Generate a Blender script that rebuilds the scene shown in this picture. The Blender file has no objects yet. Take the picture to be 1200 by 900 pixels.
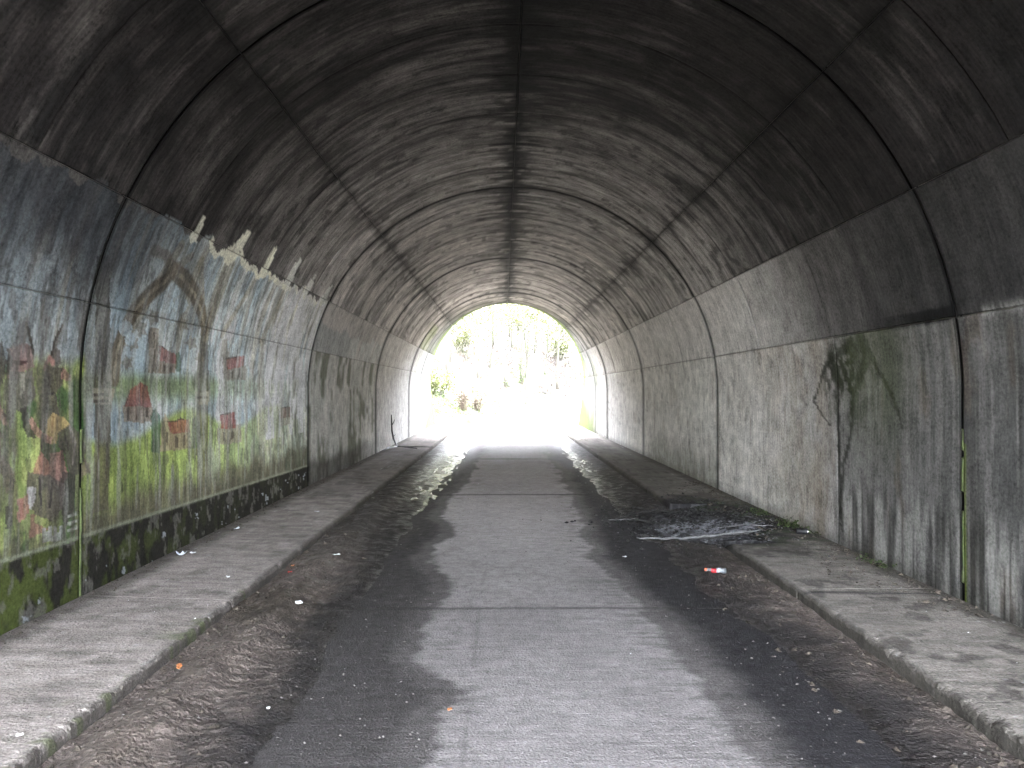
import bpy, math, random
import numpy as np
from mathutils import Vector, Matrix

random.seed(7)
rng = np.random.default_rng(7)
PI = math.pi
SC = bpy.context.scene
COL = SC.collection

# ------------------------------------------------------------------ camera, sky, sun, exposure
R = 3.15            # barrel radius
ZC = 1.62           # height of the springing line above the road
CAMX = -0.15
cam_d = bpy.data.cameras.new('camera')
cam = bpy.data.objects.new('camera', cam_d); COL.objects.link(cam)
cam.location = (CAMX, 0.0, ZC)
cam.rotation_euler = (math.radians(90 + 0.53), 0, math.radians(-0.62))
cam_d.sensor_width = 36; cam_d.lens = 36 * 920 / 1200
cam_d.clip_start = 0.05; cam_d.clip_end = 2000
SC.camera = cam

SUN_EL, SUN_AZ = math.radians(61), math.radians(1)      # azimuth from +Y, towards -X
world = bpy.data.worlds.new('World'); SC.world = world; world.use_nodes = True
wn = world.node_tree; bg = wn.nodes['Background']
sky = wn.nodes.new('ShaderNodeTexSky'); sky.sky_type = 'NISHITA'; sky.sun_disc = False
sky.sun_elevation = SUN_EL; sky.sun_rotation = SUN_AZ
sky.dust_density = 2.5; sky.air_density = 1.0
# thin white cloud over most of the sky
wmx = wn.nodes.new('ShaderNodeMix'); wmx.data_type = 'RGBA'; wmx.inputs[0].default_value = .6; wmx.inputs[7].default_value = (7.5, 7.5, 7.7, 1)
wn.links.new(sky.outputs[0], wmx.inputs[6]); wn.links.new(wmx.outputs[2], bg.inputs[0]); bg.inputs[1].default_value = 0.15
sun_d = bpy.data.lights.new('sun', 'SUN'); sun = bpy.data.objects.new('sun', sun_d); COL.objects.link(sun)
sun_d.energy = 2.0; sun_d.angle = math.radians(0.5); sun_d.color = (1, .96, .9)
sd = Vector((math.sin(SUN_AZ) * math.cos(SUN_EL), math.cos(SUN_AZ) * math.cos(SUN_EL), math.sin(SUN_EL)))
sun.rotation_euler = sd.to_track_quat('Z', 'Y').to_euler(); sun.location = (0, 40, 60)
vs = SC.view_settings; SC.display_settings.display_device = 'sRGB'
vs.view_transform = 'Standard'; vs.look = 'None'; vs.gamma = 1.0; vs.exposure = 6.55; vs.use_curve_mapping = False
SC.cycles.max_bounces = 10; SC.cycles.diffuse_bounces = 8; SC.cycles.glossy_bounces = 4
SC.cycles.sample_clamp_indirect = 6.0
SC.cycles.caustics_reflective = False; SC.cycles.caustics_refractive = False
SC.cycles.use_denoising = True

# ------------------------------------------------------------------ helpers
def tag(o, label=None, cat=None, group=None, kind=None):
    if label: o['label'] = label
    if cat: o['category'] = cat
    if group: o['group'] = group
    if kind: o['kind'] = kind
    return o

def empty(name, loc=(0, 0, 0), rz=0.0, parent=None):
    o = bpy.data.objects.new(name, None); COL.objects.link(o)
    o.location = loc; o.rotation_euler = (0, 0, rz); o.empty_display_size = .2
    if parent: o.parent = parent
    return o

def link(name, me, m=None, parent=None):
    o = bpy.data.objects.new(name, me); COL.objects.link(o)
    if m is not None and not me.materials: me.materials.append(m)
    if parent: o.parent = parent
    return o

def np_mesh(name, V, F, smooth=True, cols=None, uv=None):
    """V (n,3) array, F (m,4) array of quads (a repeated last index makes a triangle)"""
    V = np.asarray(V, dtype=np.float32); F = np.asarray(F, dtype=np.int32)
    me = bpy.data.meshes.new(name)
    me.vertices.add(len(V)); me.vertices.foreach_set('co', V.ravel())
    k = F.shape[1]
    me.loops.add(F.size); me.loops.foreach_set('vertex_index', F.ravel())
    me.polygons.add(len(F)); me.polygons.foreach_set('loop_start', np.arange(0, F.size, k, dtype=np.int32))
    me.polygons.foreach_set('use_smooth', np.full(len(F), smooth, dtype=bool))
    me.update(calc_edges=True)
    if cols is not None:
        c = np.ones((len(V), 4), dtype=np.float32); c[:, :cols.shape[1]] = cols
        a = me.color_attributes.new('tint', 'FLOAT_COLOR', 'POINT'); a.data.foreach_set('color', c.ravel())
    if uv is not None:
        a = me.attributes.new('wall_uv', 'FLOAT2', 'POINT'); a.data.foreach_set('vector', np.asarray(uv, np.float32).ravel())
    me.validate()
    return me

def py_mesh(name, V, F, smooth=False):
    me = bpy.data.meshes.new(name); me.from_pydata([tuple(v) for v in V], [], F); me.update()
    if smooth:
        for p in me.polygons: p.use_smooth = True
    return me

def hsh(ix, iy, seed):
    h = (ix.astype(np.int64) * 374761393 + iy.astype(np.int64) * 668265263 + seed * 974634777) & 0xffffffff
    h = ((h ^ (h >> 13)) * 1274126177) & 0xffffffff
    h = (h ^ (h >> 16)) & 0xffffff
    return h / float(0xffffff)

def vn(x, y, seed=0):
    x = np.asarray(x, float); y = np.asarray(y, float)
    x, y = np.broadcast_arrays(x, y)
    ix = np.floor(x); iy = np.floor(y); fx = x - ix; fy = y - iy
    fx = fx * fx * (3 - 2 * fx); fy = fy * fy * (3 - 2 * fy)
    a = hsh(ix, iy, seed); b = hsh(ix + 1, iy, seed); c = hsh(ix, iy + 1, seed); d = hsh(ix + 1, iy + 1, seed)
    return (a * (1 - fx) + b * fx) * (1 - fy) + (c * (1 - fx) + d * fx) * fy

def fbm(x, y, seed=0, o=4):
    t = 0; a = .5; n = 0
    for i in range(o):
        t = t + a * vn(x * 2 ** i + 17.3 * i, y * 2 ** i - 9.1 * i, seed + i); n += a; a *= .55
    return t / n

def sst(a, b, x):
    t = np.clip((x - a) / (b - a), 0, 1); return t * t * (3 - 2 * t)

def mixc(c, col, m):
    return c * (1 - m[..., None]) + np.asarray(col, float) * m[..., None]

def lin(r, g, b):
    f = lambda v: (v / 255 / 12.92) if v / 255 <= .04045 else ((v / 255 + .055) / 1.055) ** 2.4
    return np.array([f(r), f(g), f(b)])

# barrel profile: signed arclength s from the crown -> x, z, outward normal
S1 = R * PI / 2
def prof(s, r_off=0.0):
    s = np.asarray(s, float); a = np.abs(s); sg = np.sign(s)
    ph = np.minimum(a, S1) / R
    nx = np.where(a <= S1, np.sin(ph), 1.0); nz = np.where(a <= S1, np.cos(ph), 0.0)
    x = (R + r_off) * nx
    z = np.where(a <= S1, ZC + (R + r_off) * nz, ZC - (a - S1))
    return x * sg, z, nx * sg, nz

SBASE = S1 + 1.70
YCR, MIT = 28.2, 1.40              # far portal: crown depth and slope of the cut
YNR = -2.6                          # near portal crown
def yfar(z): return YCR + (ZC + R - z) * MIT
def ynear(z): return YNR - (ZC + R - z) * MIT

F_PX, VPX, VPY = 920.0, 590.0, 458.5
def wall_pt(px, py, side=-1):
    """the point of the barrel that stands at a place of the photograph -> (depth y, arclength s)"""
    dx, dz = (px - VPX) / F_PX, (VPY - py) / F_PX
    # straight wall
    y = (side * R - CAMX) / dx if dx * side > 1e-6 else 1e9
    if dz * y <= 0: return y, side * (S1 - dz * y)
    # cylinder: (CAMX+dx y)^2 + (dz y)^2 = R^2
    A = dx * dx + dz * dz; B = 2 * CAMX * dx; C = CAMX * CAMX - R * R
    y = (-B + math.sqrt(B * B - 4 * A * C)) / (2 * A)
    ph = math.atan2(CAMX + dx * y, dz * y)
    return y, ph * R

def wall_poly(pts, side=-1, n=6):
    out = []
    for i in range(len(pts)):
        a, b = pts[i], pts[(i + 1) % len(pts)]
        for k in range(n):
            t = k / n; out.append(wall_pt(a[0] + (b[0] - a[0]) * t, a[1] + (b[1] - a[1]) * t, side))
    return np.array(out)

def in_poly(x, y, P):
    m = np.zeros(x.shape, bool)
    x0, x1, y0, y1 = P[:, 0].min(), P[:, 0].max(), P[:, 1].min(), P[:, 1].max()
    sel = (x >= x0) & (x <= x1) & (y >= y0) & (y <= y1)
    if not sel.any(): return m
    xs, ys = x[sel], y[sel]; r = np.zeros(xs.shape, bool)
    n = len(P)
    for i in range(n):
        xa, ya = P[i]; xb, yb = P[(i + 1) % n]
        if ya == yb: continue
        c = ((ya > ys) != (yb > ys)) & (xs < (xb - xa) * (ys - ya) / (yb - ya) + xa)
        r ^= c
    m[sel] = r
    return m

def near_line(x, y, P, w):
    """0..1 mask of the points within w of the open polyline P; w may be an array per vertex"""
    best = np.full(x.shape, 1e9)
    W = np.broadcast_to(np.asarray(w, float), (len(P),))
    for i in range(len(P) - 1):
        a, b = P[i], P[i + 1]; d = b - a; L = (d * d).sum() + 1e-12
        t = np.clip(((x - a[0]) * d[0] + (y - a[1]) * d[1]) / L, 0, 1)
        dist = np.hypot(x - a[0] - t * d[0], y - a[1] - t * d[1]) / (W[i] * (1 - t) + W[i + 1] * t)
        best = np.minimum(best, dist)
    return np.clip((1.15 - best) / .3, 0, 1)

# ------------------------------------------------------------------ node materials
class NT:
    def __init__(s, name):
        s.m = bpy.data.materials.new(name); s.m.use_nodes = True; s.t = s.m.node_tree
        s.b = s.t.nodes['Principled BSDF']
    def n(s, typ, **kw):
        nd = s.t.nodes.new(typ)
        for k, v in kw.items(): setattr(nd, k, v)
        return nd
    def l(s, a, b): s.t.links.new(a, b)
    def noise(s, vec, scale, detail=4, rough=.55, mscale=None):
        if mscale is not None:
            mp = s.n('ShaderNodeMapping'); mp.inputs['Scale'].default_value = mscale; s.l(vec, mp.inputs['Vector']); vec = mp.outputs[0]
        nd = s.n('ShaderNodeTexNoise'); nd.inputs['Scale'].default_value = scale; nd.inputs['Detail'].default_value = detail
        nd.inputs['Roughness'].default_value = rough; s.l(vec, nd.inputs['Vector']); return nd.outputs['Fac']
    def rng(s, v, a, b, c, d):
        nd = s.n('ShaderNodeMapRange'); s.l(v, nd.inputs[0])
        for i, q in enumerate((a, b, c, d)): nd.inputs[i + 1].default_value = q
        return nd.outputs[0]
    def math(s, op, a, b=None):
        nd = s.n('ShaderNodeMath', operation=op)
        for i, q in enumerate((a, b)):
            if q is None: continue
            if isinstance(q, (int, float)): nd.inputs[i].default_value = q
            else: s.l(q, nd.inputs[i])
        return nd.outputs[0]
    def mix(s, fac, a, b, blend='MIX'):
        nd = s.n('ShaderNodeMix', data_type='RGBA', blend_type=blend)
        for i, q in ((0, fac), (6, a), (7, b)):
            if isinstance(q, (int, float)): nd.inputs[i].default_value = q
            elif isinstance(q, (tuple, list, np.ndarray)): nd.inputs[i].default_value = tuple(q)[:3] + (1,)
            else: s.l(q, nd.inputs[i])
        return nd.outputs[2]
    def vmul(s, col, fac):
        nd = s.n('ShaderNodeVectorMath', operation='SCALE'); s.l(col, nd.inputs[0])
        if isinstance(fac, (int, float)): nd.inputs['Scale'].default_value = fac
        else: s.l(fac, nd.inputs['Scale'])
        return nd.outputs[0]
    def bump(s, h, strength, dist):
        nd = s.n('ShaderNodeBump'); nd.inputs['Strength'].default_value = strength; nd.inputs['Distance'].default_value = dist
        s.l(h, nd.inputs['Height']); s.l(nd.outputs[0], s.b.inputs['Normal'])
    def base(s, c):
        if isinstance(c, (tuple, list, np.ndarray)): s.b.inputs['Base Color'].default_value = tuple(c)[:3] + (1,)
        else: s.l(c, s.b.inputs['Base Color'])
    def rough(s, v):
        if isinstance(v, (int, float)): s.b.inputs['Roughness'].default_value = v
        else: s.l(v, s.b.inputs['Roughness'])

def m_lining():
    t = NT('cast_concrete')
    at = t.n('ShaderNodeAttribute', attribute_name='tint')
    uv = t.n('ShaderNodeAttribute', attribute_name='wall_uv').outputs['Vector']
    st1 = t.noise(uv, 1.0, 8, .72, (7, 1.2, 1))
    st2 = t.noise(uv, 1.0, 5, .65, (34, 3.5, 1))
    bl = t.noise(uv, 2.2, 6, .6)
    sp = t.noise(uv, 38, 6, .75)
    amt = at.outputs['Alpha']                       # how streaky this area is
    a = t.rng(st1, .3, .7, -.38, .34); b = t.rng(st2, .3, .7, -.46, .42)
    bm = t.noise(uv, 7.0, 7, .7)
    k = t.math('MULTIPLY', t.math('ADD', a, b), amt)
    k = t.math('ADD', k, t.rng(bl, .3, .7, -.22, .20)); k = t.math('ADD', k, t.rng(bm, .32, .68, -.26, .24)); k = t.math('ADD', k, t.rng(sp, .32, .68, -.42, .42))
    k = t.math('MAXIMUM', t.math('ADD', k, 1.0), .12)
    vo = t.n('ShaderNodeTexVoronoi'); vo.inputs['Scale'].default_value = 9; t.l(uv, vo.inputs['Vector'])
    hole = t.rng(vo.outputs['Distance'], .03, .06, .45, 1)
    k = t.math('MULTIPLY', k, hole)
    t.base(t.vmul(at.outputs['Color'], k)); t.rough(.88); t.b.inputs['Specular IOR Level'].default_value = .10
    h = t.math('ADD', t.math('MULTIPLY', sp, .5), t.math('MULTIPLY', st2, .6)); h = t.math('ADD', h, t.math('MULTIPLY', hole, .8))
    t.bump(h, .5, .006)
    return t.m

def m_plain(name, col, rough=.8, var=.25, scale=8, bump=.3, metal=0, mscale=(1, 1, 1), col2=None, spec=None, dist=.01):
    t = NT(name); tc = t.n('ShaderNodeTexCoord').outputs['Object']
    n1 = t.noise(tc, scale, 6, .6, mscale); n2 = t.noise(tc, scale * 6, 3, .6, mscale)
    f = t.math('ADD', t.rng(n1, .3, .7, 1 - var, 1 + var), t.rng(n2, .3, .7, -var * .6, var * .6))
    if col2 is not None:
        c = t.mix(t.rng(n1, .38, .62, 0, 1), tuple(col), tuple(col2)); t.base(t.vmul(c, f))
    else:
        r = t.n('ShaderNodeRGB'); r.outputs[0].default_value = tuple(col) + (1,); t.base(t.vmul(r.outputs[0], f))
    t.rough(rough); t.b.inputs['Metallic'].default_value = metal
    if spec is not None: t.b.inputs['Specular IOR Level'].default_value = spec
    t.bump(t.math('ADD', n1, n2), bump, dist)
    return t.m

def m_floor(name, r0, r1, grain=60, bump=.6, dist=.01, lines=0.0, contrast=.3, wvar=.25, spec=.5):
    """ground surfaces: colour from the vertices, wetness (alpha) drives the gloss"""
    t = NT(name); at = t.n('ShaderNodeAttribute', attribute_name='tint')
    tc = t.n('ShaderNodeTexCoord').outputs['Object']
    n1 = t.noise(tc, grain, 5, .65); n2 = t.noise(tc, grain * .16, 5, .6); n3 = t.noise(tc, 1.0, 3, .6, (3, 42, 1))
    vo = t.n('ShaderNodeTexVoronoi'); vo.inputs['Scale'].default_value = grain * .9; t.l(tc, vo.inputs['Vector'])
    peb = t.rng(vo.outputs['Distance'], .0, .5, 1, 0)
    k = t.math('ADD', t.rng(n1, .3, .7, 1 - contrast, 1 + contrast), t.rng(n2, .3, .7, -contrast * .5, contrast * .5))
    if lines: k = t.math('ADD', k, t.rng(n3, .3, .7, -lines, lines))
    t.base(t.vmul(at.outputs['Color'], t.math('MAXIMUM', k, .1)))
    wet = t.math('ADD', at.outputs['Alpha'], t.rng(n2, .3, .7, -wvar, wvar))
    t.rough(t.rng(wet, 0, 1, r0, r1)); t.b.inputs['Specular IOR Level'].default_value = spec
    h = t.math('ADD', t.math('MULTIPLY', n1, 1.0), t.math('MULTIPLY', n2, 1.5)); h = t.math('ADD', h, t.math('MULTIPLY', peb, .5))
    if lines: h = t.math('ADD', h, t.math('MULTIPLY', n3, .9))
    t.bump(h, bump, dist)
    return t.m

M = {}
M['lining'] = m_lining()
M['shell'] = m_plain('weathered_concrete', (.24, .23, .2), .9, .3, 3)
M['joint'] = m_plain('joint_filler', (.02, .02, .018), .9)
M['road'] = m_floor('road_concrete', .9, .6, 70, .7, .010, lines=.13, contrast=.34, spec=.18)
M['pave'] = m_floor('pavement_concrete', .95, .7, 60, .7, .010, lines=.08, contrast=.32, spec=.15)
M['mud'] = m_floor('wet_mud', .85, .22, 46, 1.0, .016, contrast=.5, wvar=.55, spec=.32)
M['ash'] = m_plain('pale_ash', (.30, .305, .33), .9, .55, 14, .8, col2=(.07, .07, .075))
M['algae'] = m_plain('green_algae', (.055, .075, .018), .9, .5, 9, .5, col2=(.025, .03, .012))
M['greystick'] = m_plain('ash_coated_wood', (.15, .15, .155), .9, .5, 18, .8, col2=(.05, .05, .05))
M['char'] = m_plain('charred_wood', (.016, .015, .015), .6, .4, 30, .8)
M['bark'] = m_plain('bark', (.032, .026, .021), .9, .35, 6, .8, mscale=(1, 1, .25), col2=(.026, .03, .014))
M['darkbark'] = m_plain('wet_dark_bark', (.015, .013, .012), .5, .3, 30, .6)

# ------------------------------------------------------------------ paint of the barrel (albedo per vertex)
def mural_base(y, s):
    pass

HAUNCH_L, HAUNCH_R = -math.radians(40) * R, math.radians(43) * R     # seams of the vault
UPL, UPR = -math.radians(64.0) * R, math.radians(62.5) * R           # top of the wall panels
LOL, LOR = -(S1 - math.radians(11.5) * R), (S1 - math.radians(9.8) * R)
RINGS = [-9.5, YNR, -.85, 5.62, 12.1, 18.5, 24.9, YCR]

LIFTS = [q for i, (a, b) in enumerate(zip(RINGS[2:-1], RINGS[3:])) for q in np.linspace(a, b, (3 if b - a < 4 else 6) + 1)[1:-1]]
def concrete(y, s, X, Z):
    """albedo and streakiness of the barrel"""
    sh = y.shape
    n1 = fbm(y * .9, s * .9, 11); n2 = fbm(y * 5, s * .8, 12); n3 = fbm(y * 14, s * 2, 13); n4 = fbm(y * 2.5, s * 2.5, 14, 5)
    n5 = fbm(y * 30, s * 3, 15, 3)
    # bare concrete
    g = .42 + .08 * (n1 - .5) + .06 * (n3 - .5)
    c = (g * np.interp(y, [8, 12], [1, 1.45]))[..., None] * np.array([1.0, .94, .885])  # concrete painted paler deeper in, standing in for light missing there
    streak = np.full(sh, .55)
    a = np.abs(s)
    vault = ((s > UPL) & (s < UPR)).astype(float)
    # --- soot: heavy near the mouth, up on the vault, with real edges
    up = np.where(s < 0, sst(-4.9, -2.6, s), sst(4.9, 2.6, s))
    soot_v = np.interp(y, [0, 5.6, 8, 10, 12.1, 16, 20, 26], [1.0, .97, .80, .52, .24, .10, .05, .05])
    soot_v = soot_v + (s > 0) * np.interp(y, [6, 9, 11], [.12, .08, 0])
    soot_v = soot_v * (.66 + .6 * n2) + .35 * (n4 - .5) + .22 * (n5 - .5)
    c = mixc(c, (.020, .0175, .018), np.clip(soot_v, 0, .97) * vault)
    streak = streak + .45 * vault
    # dark board marks across the vault, mostly beside the crown, and drips from the haunch seams
    line = sst(.55, .66, fbm(y * 10, s * .6, 21)) * vault
    c = mixc(c, (.018, .018, .018), line * .48)
    line = sst(.58, .70, fbm(y * 22, s * 1.2, 211)) * vault
    c = mixc(c, (.015, .015, .015), line * .38)
    c = mixc(c, (.30, .28, .26), vault * sst(.60, .72, fbm(y * 18, s * 1.5, 212)) * .30 * np.interp(y, [6, 11], [.25, 1]) * np.where(s > 0, np.interp(y, [6, 9], [.3, 1]), 1))
    c = mixc(c, (.012, .012, .012), vault * sst(.64, .70, fbm(y * 5, s * 3.5, 213, 5)) * .6)
    cr = np.exp(-(np.abs(s + .03 * np.sin(y * 2) + .16 * (fbm(y * 5, s * 4, 220) - .5)) / (.045 + .16 * n4 * n4)) ** 2) * sst(.25, .42, fbm(y * 4, s * 3, 22) + .2)
    c = mixc(c, (.008, .008, .008), cr * .95)
    c = mixc(c, (.012, .012, .012), np.exp(-(s / .30) ** 2) * sst(.44, .53, fbm(y * 10, s * 2.0, 23)) * .95)
    c = mixc(c, (.012, .012, .012), np.exp(-(s / .7) ** 2) * sst(.54, .62, fbm(y * 11, s * 1.1, 231)) * .75)
    for hs in (HAUNCH_L, HAUNCH_R):
        d = np.abs(s - hs)
        c = mixc(c, (.012, .012, .011), np.exp(-(d / .06) ** 2) * .5)
        c = mixc(c, (.015, .015, .014), np.exp(-(d / .32) ** 2) * sst(.46, .60, fbm(y * 8, s * 1.6, 24)) * .75)
    # transverse lift lines
    for k, yc in enumerate(LIFTS):
        c = mixc(c, (.012, .011, .011), np.exp(-((y - yc - .015 * (n4 - .5)) / .020) ** 2) * vault * (.10 + .7 * sst(.42, .62, fbm(s * 1.3, 0 * y + k * 3.7, 240))) * (.35 + .65 * ((k * 7) % 5) / 4) * (1 if yc < 14 else .55))
        c = mixc(c, (.018, .017, .017), np.exp(-((y - yc) / .10) ** 2) * vault * sst(.50, .64, fbm(y * 6, s * 1.6, 241)) * .5)
    bi = np.searchsorted(np.array(LIFTS), y)
    c = c * (.86 + .30 * hsh(bi, (s > 0).astype(int) + 2 * (np.abs(s) > 2.3), 77))[..., None] ** vault[..., None]
    # joints: dirty margins
    for yr in RINGS[2:]:
        d = np.abs(y - yr)
        jw = {5.62: .03, 12.1: .07, 18.5: .08, 24.9: .08, YCR: .14}.get(yr, .03)
        c = mixc(c, (.012, .012, .011), np.exp(-(d / jw) ** 2) * .96 + np.exp(-(d / .16) ** 2) * .35 * sst(.45, .6, n4))
    # --- upper wall panels, right: soot that fades away from the mouth
    ur = (s >= UPR) & (s < LOR)
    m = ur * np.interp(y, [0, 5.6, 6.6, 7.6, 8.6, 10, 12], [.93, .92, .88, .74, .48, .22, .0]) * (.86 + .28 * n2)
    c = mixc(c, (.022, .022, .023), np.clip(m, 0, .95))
    c = mixc(c, (.62, .60, .57), ur * np.interp(y, [8, 10.5, 16, 28], [0, .75, .85, .5]))  # pale tone added deeper in, making up for weak light on the panels
    # lower right wall
    lr = (s >= LOR)
    low = np.clip(ZC - Z, -1, 2)
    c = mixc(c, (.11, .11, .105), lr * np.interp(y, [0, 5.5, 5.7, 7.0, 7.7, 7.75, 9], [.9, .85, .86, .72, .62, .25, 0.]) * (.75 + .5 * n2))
    c = mixc(c, (.30, .255, .20), lr * sst(7.7, 8.3, y) * sst(12.2, 11, y) * sst(.3, .6, n4) * .65)          # buff
    c = mixc(c, (.64, .62, .58), lr * np.interp(y, [8.2, 10, 12.2, 18, 28], [0, .55, .88, .88, .5]))  # paler again here: brightness painted in for the dim middle of the tunnel
    c = mixc(c, (.15, .095, .055), lr * sst(.64, .74, fbm(y * 6, s * 1.6, 31)) * .3)
    c = mixc(c, (.05, .05, .045), lr * sst(.72, .76, fbm(y * 9, s * 6, 311)) * .35)                    # rust
    # dark moss stain like a tree round the joint at 7.7
    P = wall_pt(992, 440, 1)
    dd = np.hypot((y - P[0]) / .55, (s - P[1]) / .52)
    mm = sst(1.25, .2, dd + .9 * (fbm(y * 7, s * 5, 33) - .5)) * sst(.40, .56, fbm(y * 13, s * 9, 34)) * (s > LOR - .02)
    c = mixc(c, (.022, .027, .012), np.clip(mm * 1.0, 0, .93))
    for pts, w in (([(1010, 392), (1018, 420), (1003, 455), (1000, 500), (990, 545), (987, 600)], [.09, .07, .05, .04, .03, .02]),
                   ([(1018, 410), (1035, 440), (1050, 470), (1058, 500)], [.05, .03, .02, .01]),
                   ([(975, 420), (982, 460), (985, 520), (987, 620)], [.07, .06, .04, .025]),
                   ([(1000, 400), (968, 430), (955, 470), (975, 500)], [.05, .03, .02, .012])):
        LP = np.array([wall_pt(px, py, 1) for px, py in pts])
        q = near_line(y + .10 * (fbm(y * 8, s * 8, 35) - .5), s + .05 * (fbm(y * 9, s * 9, 36) - .5), LP, np.array(w))
        c = mixc(c, (.022, .024, .016), q * .8 * lr)
    c = mixc(c, (.10, .12, .055), lr * sst(1.6, .3, np.hypot((y - 6.9) / .6, (s - LOR - .25) / .8)) * .45 * (.5 + n2))   # olive film
    # black smear under the panel joint close to the mouth, white salts beyond it
    q = sst(.075, .045, np.abs(s - LOR + .03) + .05 * (n4 - .5)) * sst(5.55, 5.7, y) * sst(7.2, 6.2, y + .5 * n3)
    c = mixc(c, (.008, .008, .008), q * .9)
    q = np.exp(-((s - LOR) / .04) ** 2) * sst(5.6, 5.5, y) * sst(.35, .5, n3)
    c = mixc(c, (.34, .33, .31), q * .8)
    # drips along the foot of the wall: pale and dark runs
    run = fbm(y * 16, s * .7, 41, 3)
    hgt = .55 + .28 * fbm(y * 9, 0 * s, 42)
    foot = sst(hgt + .12, hgt - .12, Z) * lr * sst(8.2, 7.2, y)
    c = mixc(c, (.42, .41, .38), foot * sst(.50, .60, run) * .65)
    c = mixc(c, (.035, .034, .03), foot * sst(.50, .40, run) * .75)
    c = mixc(c, (.04, .038, .03), lr * sst(.34, .16, Z + .12 * n4) * .55)
    run2 = fbm(y * 12, s * .5, 43, 3)
    c = mixc(c, (.06, .058, .05), lr * sst(.52, .68, run2) * .5 * sst(6.5, 5.0, y))
    c = mixc(c, (.40, .39, .36), lr * sst(.55, .7, fbm(y * 18, s * .6, 44, 3)) * .35 * sst(8, 5.0, y))
    # pale wash of salts on the wall at 12-16
    P = (14.0, LOR + .75)
    q = sst(1.2, .3, np.hypot((y - 13.6) / 1.5, (s - LOR - .55) / .75) + .6 * (n4 - .5)) * sst(.35, .6, fbm(y * 7, s * .9, 45)) * lr * sst(12.1, 12.2, y)
    c = mixc(c, (.62, .61, .56), q * .8)
    q = sst(.9, .25, Z + .5 * (n2 - .5)) * lr * sst(12.1, 12.2, y) * sst(18.5, 17, y)
    c = mixc(c, (.15, .15, .11), q * .55)
    # green algae: in the ring joint and at the sunlit far foot
    c = mixc(c, (.26, .36, .03), np.exp(-((y - 5.62 + .02) / .022) ** 2) * (Z < 1.25) * .75)
    alg = sst(26.5, 31, y) * sst(1.0, .25, Z + .4 * (n4 - .5)) + sst(26.8, 28, y) * sst(.5, .7, fbm(y, s * .7, 51)) * .4
    alg = alg * (a > 3.2)
    c = mixc(c, (.20, .28, .02), np.clip(alg, 0, .9))
    c = mixc(c, (.20, .26, .05), (s < 0) * sst(23.5, 25.5, y) * sst(.42, .6, fbm(y * 1.5, s * .5, 52)) * .55 * (a > 2.6))
    c = mixc(c, (.08, .10, .04), sst(25.5, 29, y) * sst(.35, .6, n4) * .45)
    c = c * np.interp(y, [26, 28.5, 30, 36], [1, .6, .34, .26])[..., None]  # colour also darkened at the far mouth to hold back its strong light
    # --- left wall
    ul = (s <= UPL)
    # ring 3: dull blue paint, pale runs; beyond it clean pale panels
    r3 = ul * (y > 12.1) * (y < 18.5)
    top3 = s < -(3.75 + .25 * fbm(y * 3, 0 * s, 61))
    q = r3 * top3 * (s > LOL)
    c = mixc(c, (.22, .245, .25), q * .6 * sst(15.6, 14.6, y + .4 * n2)); c = mixc(c, (.56, .57, .55), q * sst(14.0, 15.5, y) * sst(.3, .5, n2) * .85)
    q = ul * (s <= UPL) * ~top3 * (y > 12.1) * (y < 17.2)
    c = mixc(c, (.22, .21, .20), q * .3)
    q = r3 * (s <= LOL)
    c = mixc(c, (.47, .47, .44), q * (.35 + .5 * sst(.42, .6, fbm(y * 5, s * .8, 62))))
    c = mixc(c, (.09, .10, .055), q * sst(.52, .64, fbm(y * 4, s * 1.3, 63)) * .75)
    c = mixc(c, (.50, .49, .47), ul * sst(18.4, 18.6, y) * .75)
    c = mixc(c, (.055, .05, .045), (s <= LOL) * (y > 12.1) * sst(21, 15, y) * sst(.62, .40, Z + .2 * (n4 - .5)) * .8)
    # ---------- the mural: y < 12.1 on the left wall
    wy = y + .03 * (fbm(y * 9, s * 9, 71) - .5); ws = s + .03 * (fbm(y * 9, s * 9, 72) - .5)
    mu = (s < -2.5) & (y < 12.1)
    if mu.any():
        p = np.zeros(sh + (3,)); p[:] = lin(178, 190, 192)
        p = mixc(p, lin(138, 156, 165), sst(.35, .7, fbm(y * 2.5, s * 1.2, 73)))
        p = mixc(p, lin(205, 208, 200), sst(.45, .65, fbm(y * 6, s * .8, 74)) * np.interp(y, [5, 7, 9, 12], [.15, .45, .8, .95]))
        p = mixc(p, lin(150, 140, 115), sst(.56, .66, fbm(y * 5, s * .5, 75)) * .65)
        def poly(pts, col, al=1.0, n=5):
            nonlocal p
            q = in_poly(wy, ws, wall_poly(pts, -1, n)) * al
            if q.any(): p = mixc(p, lin(*col), q * (.82 + .3 * (n5 - .5)))
        def stroke(pts, w, col, al=1.0):
            nonlocal p
            LP = wall_poly(pts, -1, 4)[:-4]
            if len(LP) < 2: return
            p = mixc(p, lin(*col), near_line(wy, ws, LP, w) * al)
        # meadow of the first bay
        gl = sst(-.06, .06, -(s - wall_pt(50, 425)[1]) + .25 * (fbm(y * 7, s * 2, 76) - .5)) * (y < 5.68)
        gg = fbm(y * 6, s * 3, 77)
        green = mixc(np.zeros(sh + (3,)) + lin(150, 178, 58), lin(190, 208, 70), sst(.45, .65, gg))
        green = mixc(green, lin(120, 112, 78), sst(.5, .62, fbm(y * 8, s * 3, 771)) * .6)
        green = mixc(green, lin(52, 98, 42), sst(.50, .36, fbm(y * 5 + 3, s * 4, 78)) * .9)
        green = mixc(green, lin(50, 112, 55), sst(5.15, 5.5, y) * (Z < .95) * .75)
        p = p * (1 - gl[..., None]) + green * gl[..., None]
        # hills of the second bay
        yb2 = (y >= 5.55)
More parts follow.
